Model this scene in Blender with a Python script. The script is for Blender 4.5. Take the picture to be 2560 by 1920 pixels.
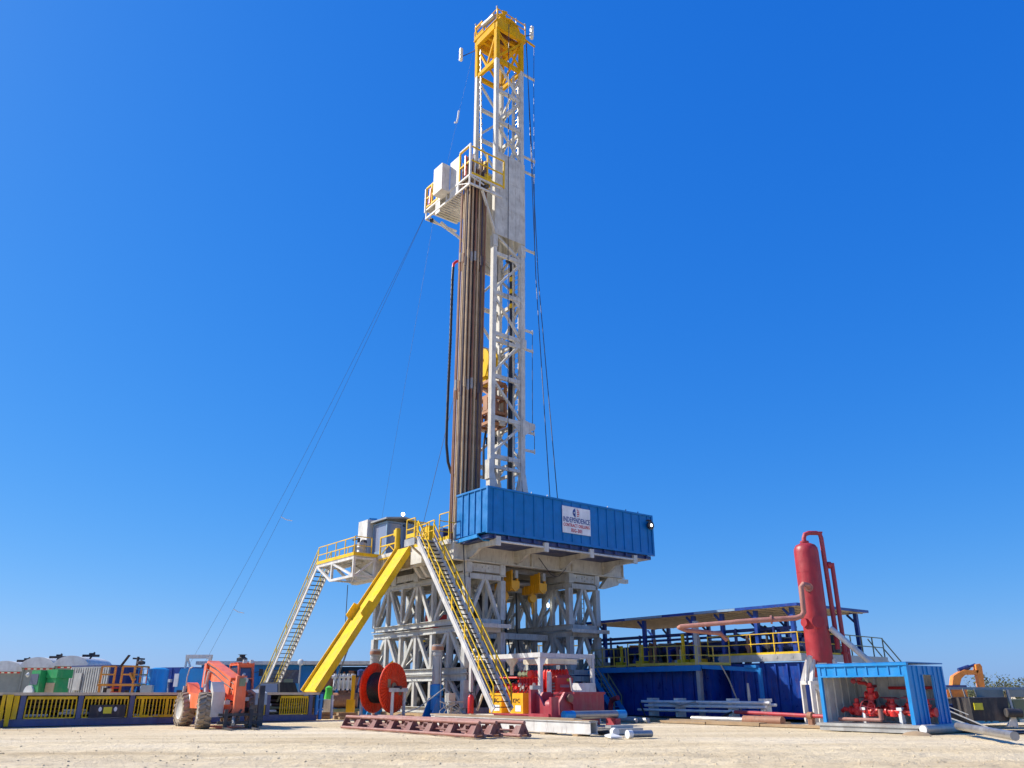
import bpy, bmesh, math, random
from mathutils import Vector, Matrix, noise
random.seed(7)
for o in list(bpy.data.objects): bpy.data.objects.remove(o)
SC = bpy.context.scene; COL = SC.collection
R = math.radians

# ------------------------------------------------------------------ camera, sky, sun, exposure
F_PX, PITCH, CAMH = 2000.0, R(21.0567), 1.4
cam = bpy.data.cameras.new('camera'); co = bpy.data.objects.new('camera', cam); COL.objects.link(co)
cam.sensor_width = 36.0; cam.lens = 36.0*F_PX/2560.0; cam.clip_end = 3000
co.location = (0, 0, CAMH); co.rotation_euler = (R(90)+PITCH, 0, 0); SC.camera = co
SUN_EL, SUN_AZ = R(39), R(281)          # azimuth clockwise from +Y (the view direction): sun at the left
W = bpy.data.worlds.new('World'); SC.world = W; W.use_nodes = True
nt = W.node_tree; bg = nt.nodes['Background']
sky = nt.nodes.new('ShaderNodeTexSky'); sky.sky_type = 'NISHITA'; sky.sun_disc = False
sky.sun_elevation = SUN_EL; sky.sun_rotation = SUN_AZ; sky.altitude = 300
sky.air_density = 1.0; sky.dust_density = 0.6; sky.ozone_density = 3.0
hs = nt.nodes.new('ShaderNodeHueSaturation'); hs.inputs['Saturation'].default_value = 1.3; hs.inputs['Hue'].default_value = 0.503
nt.links.new(sky.outputs[0], hs.inputs['Color'])
# deep saturated blue of a clear dry day: per channel response of the sky colour
sepc = nt.nodes.new('ShaderNodeSeparateColor'); comb = nt.nodes.new('ShaderNodeCombineColor'); nt.links.new(hs.outputs[0], sepc.inputs[0])
for i_, (g_, k_) in enumerate(((0.97, 0.35), (0.60, 0.51), (0.30, 0.88))):
    n1_ = nt.nodes.new('ShaderNodeMath'); n1_.operation = 'MULTIPLY'; n1_.inputs[1].default_value = 0.149; nt.links.new(sepc.outputs[i_], n1_.inputs[0])
    n2_ = nt.nodes.new('ShaderNodeMath'); n2_.operation = 'POWER'; n2_.inputs[1].default_value = g_; nt.links.new(n1_.outputs[0], n2_.inputs[0])
    n3_ = nt.nodes.new('ShaderNodeMath'); n3_.operation = 'MULTIPLY'; n3_.inputs[1].default_value = k_/0.149; nt.links.new(n2_.outputs[0], n3_.inputs[0]); nt.links.new(n3_.outputs[0], comb.inputs[i_])
nt.links.new(comb.outputs[0], bg.inputs[0])
bg.inputs[1].default_value = 0.115
sl = bpy.data.lights.new('sun', 'SUN'); sl.energy = 5.0; sl.angle = R(0.5); sl.color = (1, 0.93, 0.82)
so = bpy.data.objects.new('sun', sl); COL.objects.link(so)
sd = Vector((math.sin(SUN_AZ)*math.cos(SUN_EL), math.cos(SUN_AZ)*math.cos(SUN_EL), math.sin(SUN_EL)))
so.rotation_euler = sd.to_track_quat('Z', 'Y').to_euler(); so.location = (-40, 0, 60)
SC.view_settings.view_transform = 'Standard'; SC.view_settings.look = 'None'
SC.view_settings.exposure = 0.45; SC.view_settings.gamma = 1

# ------------------------------------------------------------------ frames
RZ = R(38)                                # the rig's long axis, measured from world X
O = Vector((-2.5986, 46.0, 0)); U = Vector((math.cos(RZ), math.sin(RZ), 0)); V = Vector((-math.sin(RZ), math.cos(RZ), 0))
def rig(a, b, z=0.0): return O+a*U+b*V+Vector((0, 0, z))

# ------------------------------------------------------------------ materials
MATS = {}
def paint(name, rgb, rough=0.45, dirt=0.3, dcol=(0.33, 0.27, 0.2), rust=0.0, metal=0.0, bump=0.15, scale=1.6, var=0.18, spec=0.5):
    m = bpy.data.materials.new(name); m.use_nodes = True; t = m.node_tree; N = t.nodes; L = t.links
    b = N['Principled BSDF']; tc = N.new('ShaderNodeTexCoord')
    def noi(sc, det, stretch=None):
        n = N.new('ShaderNodeTexNoise'); n.inputs['Scale'].default_value = sc; n.inputs['Detail'].default_value = det; n.inputs['Roughness'].default_value = 0.62
        if stretch:
            mp = N.new('ShaderNodeMapping'); mp.inputs['Scale'].default_value = stretch
            L.new(tc.outputs['Object'], mp.inputs[0]); L.new(mp.outputs[0], n.inputs['Vector'])
        else: L.new(tc.outputs['Object'], n.inputs['Vector'])
        return n
    def ramp(n, a, c, va=0.0, vb=1.0):
        r = N.new('ShaderNodeMapRange'); r.inputs[1].default_value = a; r.inputs[2].default_value = c; r.inputs[3].default_value = va; r.inputs[4].default_value = vb
        L.new(n.outputs[0], r.inputs[0]); return r
    def mix(fac, a, bb, mode='MIX'):
        x = N.new('ShaderNodeMix'); x.data_type = 'RGBA'; x.blend_type = mode
        L.new(fac, x.inputs[0]) if hasattr(fac, 'links') else setattr(x.inputs[0], 'default_value', fac)
        for s, v in ((6, a), (7, bb)):
            if isinstance(v, tuple): x.inputs[s].default_value = (*v, 1)
            else: L.new(v, x.inputs[s])
        return x.outputs[2]
    n1 = noi(scale, 6)
    dark = tuple(c*(1-var) for c in rgb); lite = tuple(min(1, c*(1+var)) for c in rgb)
    c = mix(ramp(n1, 0.3, 0.7).outputs[0], dark, lite)
    if dirt:
        n2 = noi(scale*2.3, 8, (1, 1, 0.35)); c = mix(ramp(n2, 0.48, 0.75, 0, dirt).outputs[0], c, dcol)
    if rust:
        n3 = noi(scale*3.1, 9, (1.6, 1.6, 0.25)); c = mix(ramp(n3, 0.55, 0.66, 0, rust).outputs[0], c, (0.16, 0.06, 0.025))
    L.new(c, b.inputs['Base Color'])
    rr = ramp(n1, 0.3, 0.7, max(0.05, rough-0.1), min(1, rough+0.15)); L.new(rr.outputs[0], b.inputs['Roughness'])
    b.inputs['Metallic'].default_value = metal; b.inputs['Specular IOR Level'].default_value = spec
    if bump:
        n4 = noi(scale*9, 5); bp = N.new('ShaderNodeBump'); bp.inputs['Strength'].default_value = bump; bp.inputs['Distance'].default_value = 0.02
        L.new(n4.outputs[0], bp.inputs['Height']); L.new(bp.outputs[0], b.inputs['Normal'])
    MATS[name] = m; return m
paint('white', (0.63, 0.62, 0.585), 0.6, 0.3, rust=0.3, spec=0.25)
paint('cream', (0.62, 0.59, 0.50), 0.5, 0.3, rust=0.3)
paint('grey_steel', (0.52, 0.53, 0.50), 0.5, 0.4, rust=0.35)
paint('mast_white', (0.58, 0.57, 0.52), 0.65, 0.3, rust=0.35, spec=0.2)
paint('yellow', (0.78, 0.49, 0.015), 0.6, 0.25, rust=0.15, spec=0.25)
paint('chute_yellow', (0.76, 0.47, 0.012), 0.7, 0.5, (0.60, 0.42, 0.14), rust=0.35, spec=0.15)
paint('crown_yellow', (0.66, 0.36, 0.006), 0.75, 0.2, rust=0.2, spec=0.12)
paint('hoist_yellow', (0.88, 0.42, 0.01), 0.42, 0.2, rust=0.15)
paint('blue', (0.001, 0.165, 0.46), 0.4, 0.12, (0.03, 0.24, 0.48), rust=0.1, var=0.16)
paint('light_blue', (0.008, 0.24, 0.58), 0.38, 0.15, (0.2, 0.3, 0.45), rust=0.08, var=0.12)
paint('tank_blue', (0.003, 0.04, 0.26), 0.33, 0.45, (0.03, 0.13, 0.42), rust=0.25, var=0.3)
paint('navy', (0.012, 0.035, 0.16), 0.4, 0.25, rust=0.15)
paint('walk_blue', (0.085, 0.105, 0.20), 0.5, 0.45, (0.2, 0.2, 0.22), rust=0.2)
paint('red', (0.70, 0.03, 0.025), 0.38, 0.2, (0.35, 0.15, 0.1), rust=0.1)
paint('maroon', (0.38, 0.035, 0.05), 0.45, 0.3, (0.36, 0.22, 0.18), rust=0.2)
paint('vessel_red', (0.36, 0.022, 0.03), 0.45, 0.35, (0.42, 0.12, 0.11), rust=0.25)
paint('rack_maroon', (0.19, 0.065, 0.055), 0.6, 0.5, (0.4, 0.26, 0.2), rust=0.4)
paint('pipe_pink', (0.31, 0.135, 0.105), 0.6, 0.4, (0.5, 0.36, 0.28), rust=0.5)
paint('reel_red', (0.90, 0.06, 0.012), 0.42, 0.2, (0.45, 0.2, 0.1), rust=0.08)
paint('orange', (0.82, 0.15, 0.045), 0.42, 0.45, (0.62, 0.33, 0.22), rust=0.05)
paint('exc_orange', (0.70, 0.23, 0.03), 0.45, 0.3, rust=0.1)
paint('lift_orange', (0.75, 0.28, 0.03), 0.45, 0.25, rust=0.1)
paint('green', (0.02, 0.32, 0.09), 0.42, 0.25)
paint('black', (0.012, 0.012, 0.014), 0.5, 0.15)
paint('dark', (0.03, 0.03, 0.035), 0.6, 0.35, rust=0.2)
paint('cable_black', (0.012, 0.013, 0.016), 0.38, 0.12, bump=0.4)
paint('rubber', (0.30, 0.24, 0.175), 0.9, 0.8, (0.42, 0.34, 0.25), bump=0.3)
paint('rim', (0.50, 0.48, 0.43), 0.5, 0.5)
paint('steel', (0.34, 0.33, 0.32), 0.35, 0.3, metal=0.6, rust=0.3)
paint('galv', (0.42, 0.42, 0.40), 0.4, 0.4, metal=0.3, rust=0.15)
paint('pipe_brown', (0.25, 0.115, 0.06), 0.55, 0.4, (0.34, 0.23, 0.15), rust=0.4)
paint('pipe_tan', (0.52, 0.37, 0.21), 0.55, 0.4, (0.5, 0.4, 0.28), rust=0.3)
paint('pipe_dark', (0.06, 0.04, 0.045), 0.5, 0.3, rust=0.4)
paint('pipe_grey', (0.36, 0.34, 0.32), 0.5, 0.3, rust=0.3)
paint('rusty', (0.30, 0.14, 0.08), 0.65, 0.4, (0.45, 0.3, 0.2), rust=0.6)
paint('rust_vent', (0.36, 0.15, 0.115), 0.6, 0.45, (0.5, 0.32, 0.22), rust=0.3)
paint('top_drive', (0.34, 0.14, 0.05), 0.55, 0.4, rust=0.5)
paint('timber', (0.36, 0.25, 0.14), 0.85, 0.5, (0.45, 0.36, 0.25))
paint('inner_cream', (0.78, 0.74, 0.64), 0.55, 0.3, rust=0.12)
paint('olive', (0.20, 0.23, 0.13), 0.5, 0.4)
paint('silo', (0.25, 0.27, 0.235), 0.45, 0.4, (0.3, 0.29, 0.24))
paint('tarp', (0.62, 0.63, 0.60), 0.55, 0.3)
paint('sign_white', (0.80, 0.80, 0.78), 0.4, 0.1)
paint('sign_yellow', (0.72, 0.62, 0.03), 0.4, 0.1)
paint('ink_blue', (0.01, 0.05, 0.24), 0.4, 0.0, bump=0)
paint('ink_red', (0.55, 0.015, 0.03), 0.4, 0.0, bump=0)
paint('ink_black', (0.02, 0.02, 0.02), 0.5, 0.0, bump=0)
paint('pump_red', (0.48, 0.02, 0.015), 0.4, 0.15, rust=0.1)
paint('rail_yellow', (0.55, 0.42, 0.06), 0.5, 0.4, rust=0.2)
paint('roof_tan', (0.62, 0.50, 0.33), 0.6, 0.3)
paint('pale_blue', (0.22, 0.34, 0.46), 0.4, 0.25)
paint('wire', (0.05, 0.05, 0.055), 0.5, 0.1, bump=0)
paint('cloth_white', (0.7, 0.7, 0.68), 0.8, 0.2)
paint('bright_green', (0.08, 0.55, 0.06), 0.6, 0.1)
def glassmat():
    m = bpy.data.materials.new('window_glass'); m.use_nodes = True; b = m.node_tree.nodes['Principled BSDF']
    b.inputs['Base Color'].default_value = (0.09, 0.10, 0.14, 1); b.inputs['Roughness'].default_value = 0.08; b.inputs['Specular IOR Level'].default_value = 0.9; MATS['glass'] = m; m2 = m.copy(); m2.name = 'cab_glass'; m2.node_tree.nodes['Principled BSDF'].inputs['Base Color'].default_value = (0.24, 0.27, 0.36, 1); MATS['cab_glass'] = m2  # cab panes get a paler base colour to stand for reflected sky
glassmat()
def lampmat():
    m = bpy.data.materials.new('lamp_glow'); m.use_nodes = True; b = m.node_tree.nodes['Principled BSDF']
    b.inputs['Base Color'].default_value = (0.9, 0.9, 0.85, 1); b.inputs['Emission Color'].default_value = (1, 0.97, 0.85, 1); b.inputs['Emission Strength'].default_value = 4; MATS['lamp'] = m
lampmat()

# ------------------------------------------------------------------ mesh builder
ORG = {}
def J(): return 1+random.uniform(-0.012, 0.012)
class MB:
    def __init__(s): s.v = []; s.f = []; s.m = []; s.mi = 0
    def add(s, vs, fs):
        n = len(s.v); s.v += [Vector(p) for p in vs]; s.f += [tuple(n+i for i in f) for f in fs]; s.m += [s.mi]*len(fs); return s
    def hexa(s, p): return s.add(p, [(0, 3, 2, 1), (4, 5, 6, 7), (0, 1, 5, 4), (1, 2, 6, 5), (2, 3, 7, 6), (3, 0, 4, 7)])
    def box(s, x0, x1, y0, y1, z0, z1):
        e = lambda: random.uniform(-0.0015, 0.0015)
        x0 += e(); x1 += e(); y0 += e(); y1 += e(); z0 += e(); z1 += e()
        return s.hexa([(x0, y0, z0), (x1, y0, z0), (x1, y1, z0), (x0, y1, z0), (x0, y0, z1), (x1, y0, z1), (x1, y1, z1), (x0, y1, z1)])
    def bar(s, p, q, w, h=None, up=(0, 0, 1)):
        p, q = Vector(p), Vector(q); h = h or w; d = (q-p).normalized(); u = Vector(up)
        if abs(d.dot(u)) > 0.98: u = Vector((1, 0, 0))
        x = d.cross(u).normalized(); y = x.cross(d).normalized(); w *= 0.5*J(); h *= 0.5*J()
        return s.hexa([p-x*w-y*h, p+x*w-y*h, p+x*w+y*h, p-x*w+y*h, q-x*w-y*h, q+x*w-y*h, q+x*w+y*h, q-x*w+y*h])
    def ibeam(s, p, q, h, w, t=0.03):
        up = Vector((0, 0, 1)); p, q = Vector(p), Vector(q); o = up*(h/2-t/2)
        s.bar(p+o, q+o, w, t); s.bar(p-o, q-o, w, t); s.bar(p, q, t, h-2.1*t); return s
    def tube(s, p, q, r, n=8, r2=None): return s.path([p, q], r, n, r2)
    def path(s, pts, r, n=8, r2=None):
        pts = [Vector(p) for p in pts]; rings = []; u = None
        for i, p in enumerate(pts):
            d = (pts[min(i+1, len(pts)-1)]-pts[max(i-1, 0)]).normalized()
            if u is None:
                u = Vector((0, 0, 1)) if abs(d.z) < 0.9 else Vector((1, 0, 0))
            x = d.cross(u).normalized(); u = x.cross(d).normalized()
            rr = r if r2 is None else r+(r2-r)*i/(len(pts)-1)
            rings.append([p+(x*math.cos(2*math.pi*k/n)+u*math.sin(2*math.pi*k/n))*rr for k in range(n)])
        vs = [v for g in rings for v in g]; fs = []
        for i in range(len(pts)-1):
            for k in range(n): fs.append((i*n+k, i*n+(k+1) % n, (i+1)*n+(k+1) % n, (i+1)*n+k))
        fs.append(tuple(range(n-1, -1, -1))); fs.append(tuple((len(pts)-1)*n+k for k in range(n)))
        return s.add(vs, fs)
    def lathe(s, prof, o=(0, 0, 0), ax=(0, 0, 1), n=20, squash=None):
        o, d = Vector(o), Vector(ax).normalized(); u = Vector((0, 0, 1)) if abs(d.z) < 0.9 else Vector((1, 0, 0))
        x = d.cross(u).normalized(); y = x.cross(d); vs = []; fs = []
        for r, h in prof:
            for k in range(n): vs.append(o+d*h+(x*math.cos(2*math.pi*k/n)+y*math.sin(2*math.pi*k/n))*max(r, 1e-4))
        for i in range(len(prof)-1):
            for k in range(n): fs.append((i*n+k, i*n+(k+1) % n, (i+1)*n+(k+1) % n, (i+1)*n+k))
        if prof[0][0] > 1e-3: fs.append(tuple(range(n-1, -1, -1)))
        if prof[-1][0] > 1e-3: fs.append(tuple((len(prof)-1)*n+k for k in range(n)))
        return s.add(vs, fs)
    def prism(s, pts, d):
        pts = [Vector(p) for p in pts]; d = Vector(d); n = len(pts)
        return s.add(pts+[p+d for p in pts], [tuple(range(n-1, -1, -1)), tuple(range(n, 2*n))]+[(i, (i+1) % n, (i+1) % n+n, i+n) for i in range(n)])
    def ring(s, c, ax, R1, r, n=20, k=6):
        c, d = Vector(c), Vector(ax).normalized(); u = Vector((0, 0, 1)) if abs(d.z) < 0.9 else Vector((1, 0, 0)); x = d.cross(u).normalized(); y = x.cross(d)
        vs = []; fs = []
        for i in range(n):
            e = x*math.cos(2*math.pi*i/n)+y*math.sin(2*math.pi*i/n)
            for j in range(k): vs.append(c+e*(R1+r*math.cos(2*math.pi*j/k))+d*r*math.sin(2*math.pi*j/k))
        for i in range(n):
            for j in range(k): fs.append((i*k+j, i*k+(j+1) % k, ((i+1) % n)*k+(j+1) % k, ((i+1) % n)*k+j))
        return s.add(vs, fs)
    def mesh(s, name, mats, off):
        me = bpy.data.meshes.new(name); me.from_pydata([tuple(v-off) for v in s.v], [], s.f)
        for m in (mats if isinstance(mats, (list, tuple)) else [mats]): me.materials.append(MATS[m])
        me.polygons.foreach_set('material_index', s.m); me.polygons.foreach_set('use_smooth', [True]*len(s.f))
        bm = bmesh.new(); bm.from_mesh(me); bmesh.ops.recalc_face_normals(bm, faces=bm.faces); bm.to_mesh(me); bm.free()
        me.set_sharp_from_angle(angle=R(38)); return me
    def build(s, name, mat, parent, label=None):
        off = ORG.get(parent.name, Vector())
        o = bpy.data.objects.new(name, s.mesh(name, mat, off)); COL.objects.link(o); o.parent = parent
        ORG[o.name] = off
        if label: o['label'] = label
        return o
def place(o, pos, frame, rz):
    pos = Vector(pos)
    if frame == 'rig': o.location = rig(*pos); o.rotation_euler = (0, 0, RZ+(rz or 0)); off = pos if not rz else Vector()
    elif frame == 'world': o.location = pos; o.rotation_euler = (0, 0, 0); off = pos
    else: o.location = pos; o.rotation_euler = (0, 0, rz or 0); off = Vector()
    return off
def meta(o, label, cat, group): 
    o['label'] = label; o['category'] = cat
    if group: o['group'] = group
def T(name, label, cat, pos, frame='rig', rz=None, group=None):
    o = bpy.data.objects.new(name, None); COL.objects.link(o); o.empty_display_size = 0.3
    ORG[o.name] = place(o, pos, frame, rz); meta(o, label, cat, group); return o
def solo(name, label, cat, pos, mb, mat, frame='rig', rz=None, group=None):
    o = bpy.data.objects.new(name, None); COL.objects.link(o); off = place(o, pos, frame, rz); loc, rot = o.location.copy(), o.rotation_euler.copy()
    bpy.data.objects.remove(o)
    o = bpy.data.objects.new(name, mb.mesh(name, mat, off)); COL.objects.link(o); o.location = loc; o.rotation_euler = rot; ORG[o.name] = off
    meta(o, label, cat, group); return o
def dup(root, loc=None, rz=None, label=None, group=None):
    r = root.copy(); COL.objects.link(r)
    if loc is not None: r.location = loc
    if rz is not None: r.rotation_euler = (0, 0, rz)
    if label: r['label'] = label
    if group: r['group'] = group
    for ch in list(root.children):
        c = ch.copy(); COL.objects.link(c); c.parent = r
        for g in list(ch.children):
            d = g.copy(); COL.objects.link(d); d.parent = c
    return r
def text(name, s, size, mat, parent, pos, ex, ey, align='CENTER', squeeze=1.0, bold=0.0, thick=0.006):
    """lettering as a mesh; pos/ex/ey in the parent's frame"""
    cu = bpy.data.curves.new(name, 'FONT'); cu.body = s; cu.size = size; cu.align_x = align; cu.align_y = 'CENTER'; cu.extrude = thick; cu.space_character = 1.1; cu.offset = bold; cu.resolution_u = 2
    tmp = bpy.data.objects.new(name+'_curve', cu); COL.objects.link(tmp); bpy.context.view_layer.update()
    me = bpy.data.meshes.new_from_object(tmp.evaluated_get(bpy.context.evaluated_depsgraph_get())); bpy.data.objects.remove(tmp); bpy.data.curves.remove(cu)
    ex, ey = Vector(ex).normalized(), Vector(ey).normalized(); ez = ex.cross(ey); off = ORG.get(parent.name, Vector())
    M = Matrix.Translation(Vector(pos)-off) @ Matrix((ex, ey, ez)).transposed().to_4x4() @ Matrix.Diagonal((squeeze, 1, 1, 1))
    me.transform(M); me.materials.clear(); me.materials.append(MATS[mat])
    o = bpy.data.objects.new(name, me); COL.objects.link(o); o.parent = parent; ORG[o.name] = off; return o
def rail(mb, pts, h=1.07, step=1.5, r=0.026, rails=(1.0, 0.52), toe=0.0, endposts=True):
    pts = [Vector(p) for p in pts]; up = Vector((0, 0, 1))
    for p, q in zip(pts, pts[1:]):
        L = (q-p).length; n = max(1, round(L/step))
        for i in range(n+1):
            c = p.lerp(q, i/n); mb.bar(c, c+up*h, 2*r, 2*r)
        for k in rails: mb.bar(p+up*h*k, q+up*h*k, 2*r*0.93, 2*r*0.93)
        if toe: mb.bar(p+up*toe/2, q+up*toe/2, 0.012, toe)
    return mb
def lerp(a, b, t): return Vector(a).lerp(Vector(b), t)

# ------------------------------------------------------------------ ground
def groundmat():
    m = bpy.data.materials.new('caliche'); m.use_nodes = True; t = m.node_tree; N = t.nodes; L = t.links; b = N['Principled BSDF']
    tc = N.new('ShaderNodeTexCoord')
    def noi(sc, det, st=None, ro=0.6):
        n = N.new('ShaderNodeTexNoise'); n.inputs['Scale'].default_value = sc; n.inputs['Detail'].default_value = det; n.inputs['Roughness'].default_value = ro
        if st:
            mp = N.new('ShaderNodeMapping'); mp.inputs['Scale'].default_value = st; L.new(tc.outputs['Object'], mp.inputs[0]); L.new(mp.outputs[0], n.inputs['Vector'])
        else: L.new(tc.outputs['Object'], n.inputs['Vector'])
        return n
    def cr(n, stops):
        r = N.new('ShaderNodeValToRGB'); L.new(n.outputs[0], r.inputs[0]); e = r.color_ramp.elements
        while len(e) < len(stops): e.new(0.5)
        for el, (p, c) in zip(e, stops): el.position = p; el.color = (*c, 1)
        return r
    a = cr(noi(0.16, 6, (0.45, 1.3, 1)), [(0.3, (0.58, 0.45, 0.265)), (0.5, (0.72, 0.59, 0.375)), (0.72, (0.79, 0.68, 0.49))])
    c2 = cr(noi(3.2, 8, None, 0.75), [(0.3, (0.55, 0.5, 0.45)), (0.5, (0.92, 0.92, 0.92)), (0.75, (1.12, 1.1, 1.06))])
    c3 = cr(noi(1.0, 5, (0.07, 0.9, 1), 0.55), [(0.32, (0.85, 0.83, 0.80)), (0.5, (0.97, 0.97, 0.97)), (0.68, (1.08, 1.08, 1.07))])
    y_ = N.new('ShaderNodeMix'); y_.data_type = 'RGBA'; y_.blend_type = 'MULTIPLY'; y_.inputs[0].default_value = 1.0; L.new(a.outputs[0], y_.inputs[6]); L.new(c3.outputs[0], y_.inputs[7]); a = y_
    x = N.new('ShaderNodeMix'); x.data_type = 'RGBA'; x.blend_type = 'MULTIPLY'; x.inputs[0].default_value = 0.55
    L.new(a.outputs[2], x.inputs[6]); L.new(c2.outputs[0], x.inputs[7]); L.new(x.outputs[2], b.inputs['Base Color'])
    b.inputs['Roughness'].default_value = 0.95; b.inputs['Specular IOR Level'].default_value = 0.15
    n1 = noi(1.4, 10, None, 0.72); n2 = noi(7, 6, None, 0.7); ad = N.new('ShaderNodeMath'); ad.operation = 'ADD'
    L.new(n1.outputs[0], ad.inputs[0]); L.new(n2.outputs[0], ad.inputs[1])
    bp = N.new('ShaderNodeBump'); bp.inputs['Strength'].default_value = 0.75; bp.inputs['Distance'].default_value = 0.08
    L.new(ad.outputs[0], bp.inputs['Height']); L.new(bp.outputs[0], b.inputs['Normal']); MATS['caliche'] = m
groundmat()
def axis(lo, hi, fine, far):
    xs = []; x = lo
    while x < hi: xs.append(x); x += fine
    xs.append(hi); l = [lo]; st = fine
    out = []
    x = lo
    while x > -far: st *= 1.5; x -= st; out.append(x)
    st = fine; x = hi; out2 = []
    while x < far: st *= 1.5; x += st; out2.append(x)
    return out[::-1]+xs+out2
RUTS = ((18.6, .06, .004), (23.4, -.05, .003), (28.0, .09, -.002))
def gh(x, y):
    n = 0.05*noise.fractal(Vector((x*0.9, y*1.2, 3.1)), 1.0, 2.0, 5)+0.05*noise.noise(Vector((x*0.12, y*0.25, 0)))
    fade = min(1, max(0.12, (30-y)/6)) if y > 24 else 1
    for y0, sl_, cv in RUTS:
        for k in (0, 1.9):
            d = abs(y-(y0+k+sl_*x+cv*x*x))
            if d < .42: n -= .045*(1-(d/.42)**2)*(0.75+.45*math.sin(x*14+(9 if d > .1 else 0)+y*6))
            elif d < .6: n += .02*(1-abs(d-.5)/.1)
    return (n-0.03)*fade
gx = axis(-24, 24, 0.16, 1500); gy = axis(15, 40, 0.14, 1500)
vs = [(x, y, gh(x, y)) if (-26 < x < 26 and 13 < y < 42) else (x, y, -0.005) for y in gy for x in gx]; nx = len(gx)
fs = [(j*nx+i, j*nx+i+1, (j+1)*nx+i+1, (j+1)*nx+i) for j in range(len(gy)-1) for i in range(nx-1)]
me = bpy.data.meshes.new('ground'); me.from_pydata(vs, [], fs); me.materials.append(MATS['caliche']); me.polygons.foreach_set('use_smooth', [True]*len(fs))
g = bpy.data.objects.new('ground', me); COL.objects.link(g); g['kind'] = 'structure'
st = MB()
for i in range(2200):
    y = 16.5+22*random.random()**1.5; x = (random.random()-0.5)*1.5*y; r = random.choice([0.01, 0.014, 0.014, 0.02, 0.028])*random.uniform(0.7, 1.3)
    c = Vector((x, y, gh(x, y)+r*0.25)); k = 6
    a0 = random.random()*6; ps = [c+Vector((math.cos(a0+6.283*q/k)*r*random.uniform(.7, 1.3), math.sin(a0+6.283*q/k)*r*random.uniform(.7, 1.3), -r*0.3)) for q in range(k)]
    tp = [c+Vector((math.cos(a0+6.283*q/k)*r*.6, math.sin(a0+6.283*q/k)*r*.6, r*random.uniform(.3, .6))) for q in range(k)]
    st.add(ps+tp, [(q, (q+1) % k, (q+1) % k+k, q+k) for q in range(k)]+[tuple(range(k, 2*k))])
o = bpy.data.objects.new('pebbles', st.mesh('pebbles', 'caliche', Vector())); COL.objects.link(o); o['kind'] = 'stuff'; o['label'] = 'loose pale pebbles and clods scattered over the ground'; o['category'] = 'pebbles'

# ------------------------------------------------------------------ substructure
ZF = 9.45
sub = T('rig_substructure', 'tall grey steel box frame towers carrying the drill floor', 'substructure', (5, 5, 0))
BS = [0, 1.77, 3.53, 5.3, 7.07, 8.83, 10.6]
def tier(name, a0, a1, z0, z1, cw=0.34, dbl=False):
    m = MB(); lo, hi = z0+0.16, z1-0.16
    for a, s in ((a0+0.17, 0), (a1-0.17, 1)):
        m.ibeam((a, 0.0, lo), (a, 10.6, lo), 0.32, 0.3); m.ibeam((a, 0, hi), (a, 10.6, hi), 0.32, 0.3)
        for i, b in enumerate(BS):
            bb = min(max(b, 0.17), 10.43); w = cw if i in (0, 6) else 0.24
            m.bar((a, bb, lo+.16), (a, bb, hi-.16), w, w)
        for i in range(6):
            p, q = BS[i], BS[i+1]
            d = 0.2
            if (i+s) % 2 == 0: m.bar((a, p+d, lo+.12), (a, q-d, hi-.12), 0.19, 0.21)
            else: m.bar((a, q-d, lo+.12), (a, p+d, hi-.12), 0.19, 0.21)
    for b in (0.17, 3.53, 7.07, 10.43):
        mid = (a0+a1)/2
        for z in (lo, hi): m.bar((a0+.3, b, z), (a1-.3, b, z), 0.28, 0.29)
        if b in (0.17, 10.43):
            m.bar((mid-0.08, b, hi-.1), (a0+.35, b, lo+.1), 0.2, 0.19); m.bar((mid+0.08, b, hi-.1), (a1-.35, b, lo+.1), 0.2, 0.19)
            m.box(a0-.02, a0+.36, b-.2, b+.2, z0+0.002, z0+.06); m.box(a1-.36, a1+.02, b-.2, b+.2, z1-.06, z1)
        else:
            m.bar((a0+.3, b, lo+.1), (a1-.3, b, hi-.1), 0.12, 0.12)
    return m.build(name, 'grey_steel', sub)
for a0, a1 in ((0, 2.82), (7.75, 10.4)):
    tier('lower_box_frame', a0, a1, 0.3, 2.3); tier('middle_box_frame', a0, a1, 2.34, 4.86); tier('upper_box_frame', a0, a1, 4.96, 7.74)
    p = MB(); p.box(a0-.5, a1+.4, -.5, 11.1, 0.02, 0.28); p.build('base_mat', 'timber', sub)
    # pinned head beams between the boxes and the floor
    for b in (0.16, 10.44):
        h = MB(); h.box(a0+.03, a0+.4, b-.2, b+.2, 7.76, 8.34); h.box(a1-.4, a1-.03, b-.2, b+.2, 7.76, 8.34); h.box(a0+.4, a1-.4, b-.13, b+.13, 7.84, 8.29)
        for z in (7.93, 8.2): h.tube((a0+1.4, b-.14, z), (a0+1.4, b-.19, z), 0.06, 8)
        for k in range(4): h.bar((a0+.7+.45*k, b-.14, 8.05), (a0+.7+.45*k, b-.14, 8.13), 0.12, 0.03)
        h.build('head_beam', 'grey_steel', sub)
    h = MB()
    for aa in (a0+.14, a1-.14): h.box(aa-.1, aa+.1, .4, 10.2, 7.86, 8.26)
    for b in (2.6, 5.3, 8.0): h.box(a0-.06, a0+.2, b-.25, b+.25, 7.7, 8.35)
    h.build('side_head_beam', 'grey_steel', sub)
h = MB()
for b in (2.2, 8.4):
    for z in (0.75, 4.55): h.bar((2.82, b, z), (7.75, b, z), 0.3, 0.35)
for b in (3.2, 7.4): h.bar((2.82, b, 7.5), (7.75, b, 7.5), 0.25, 0.4)
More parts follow.
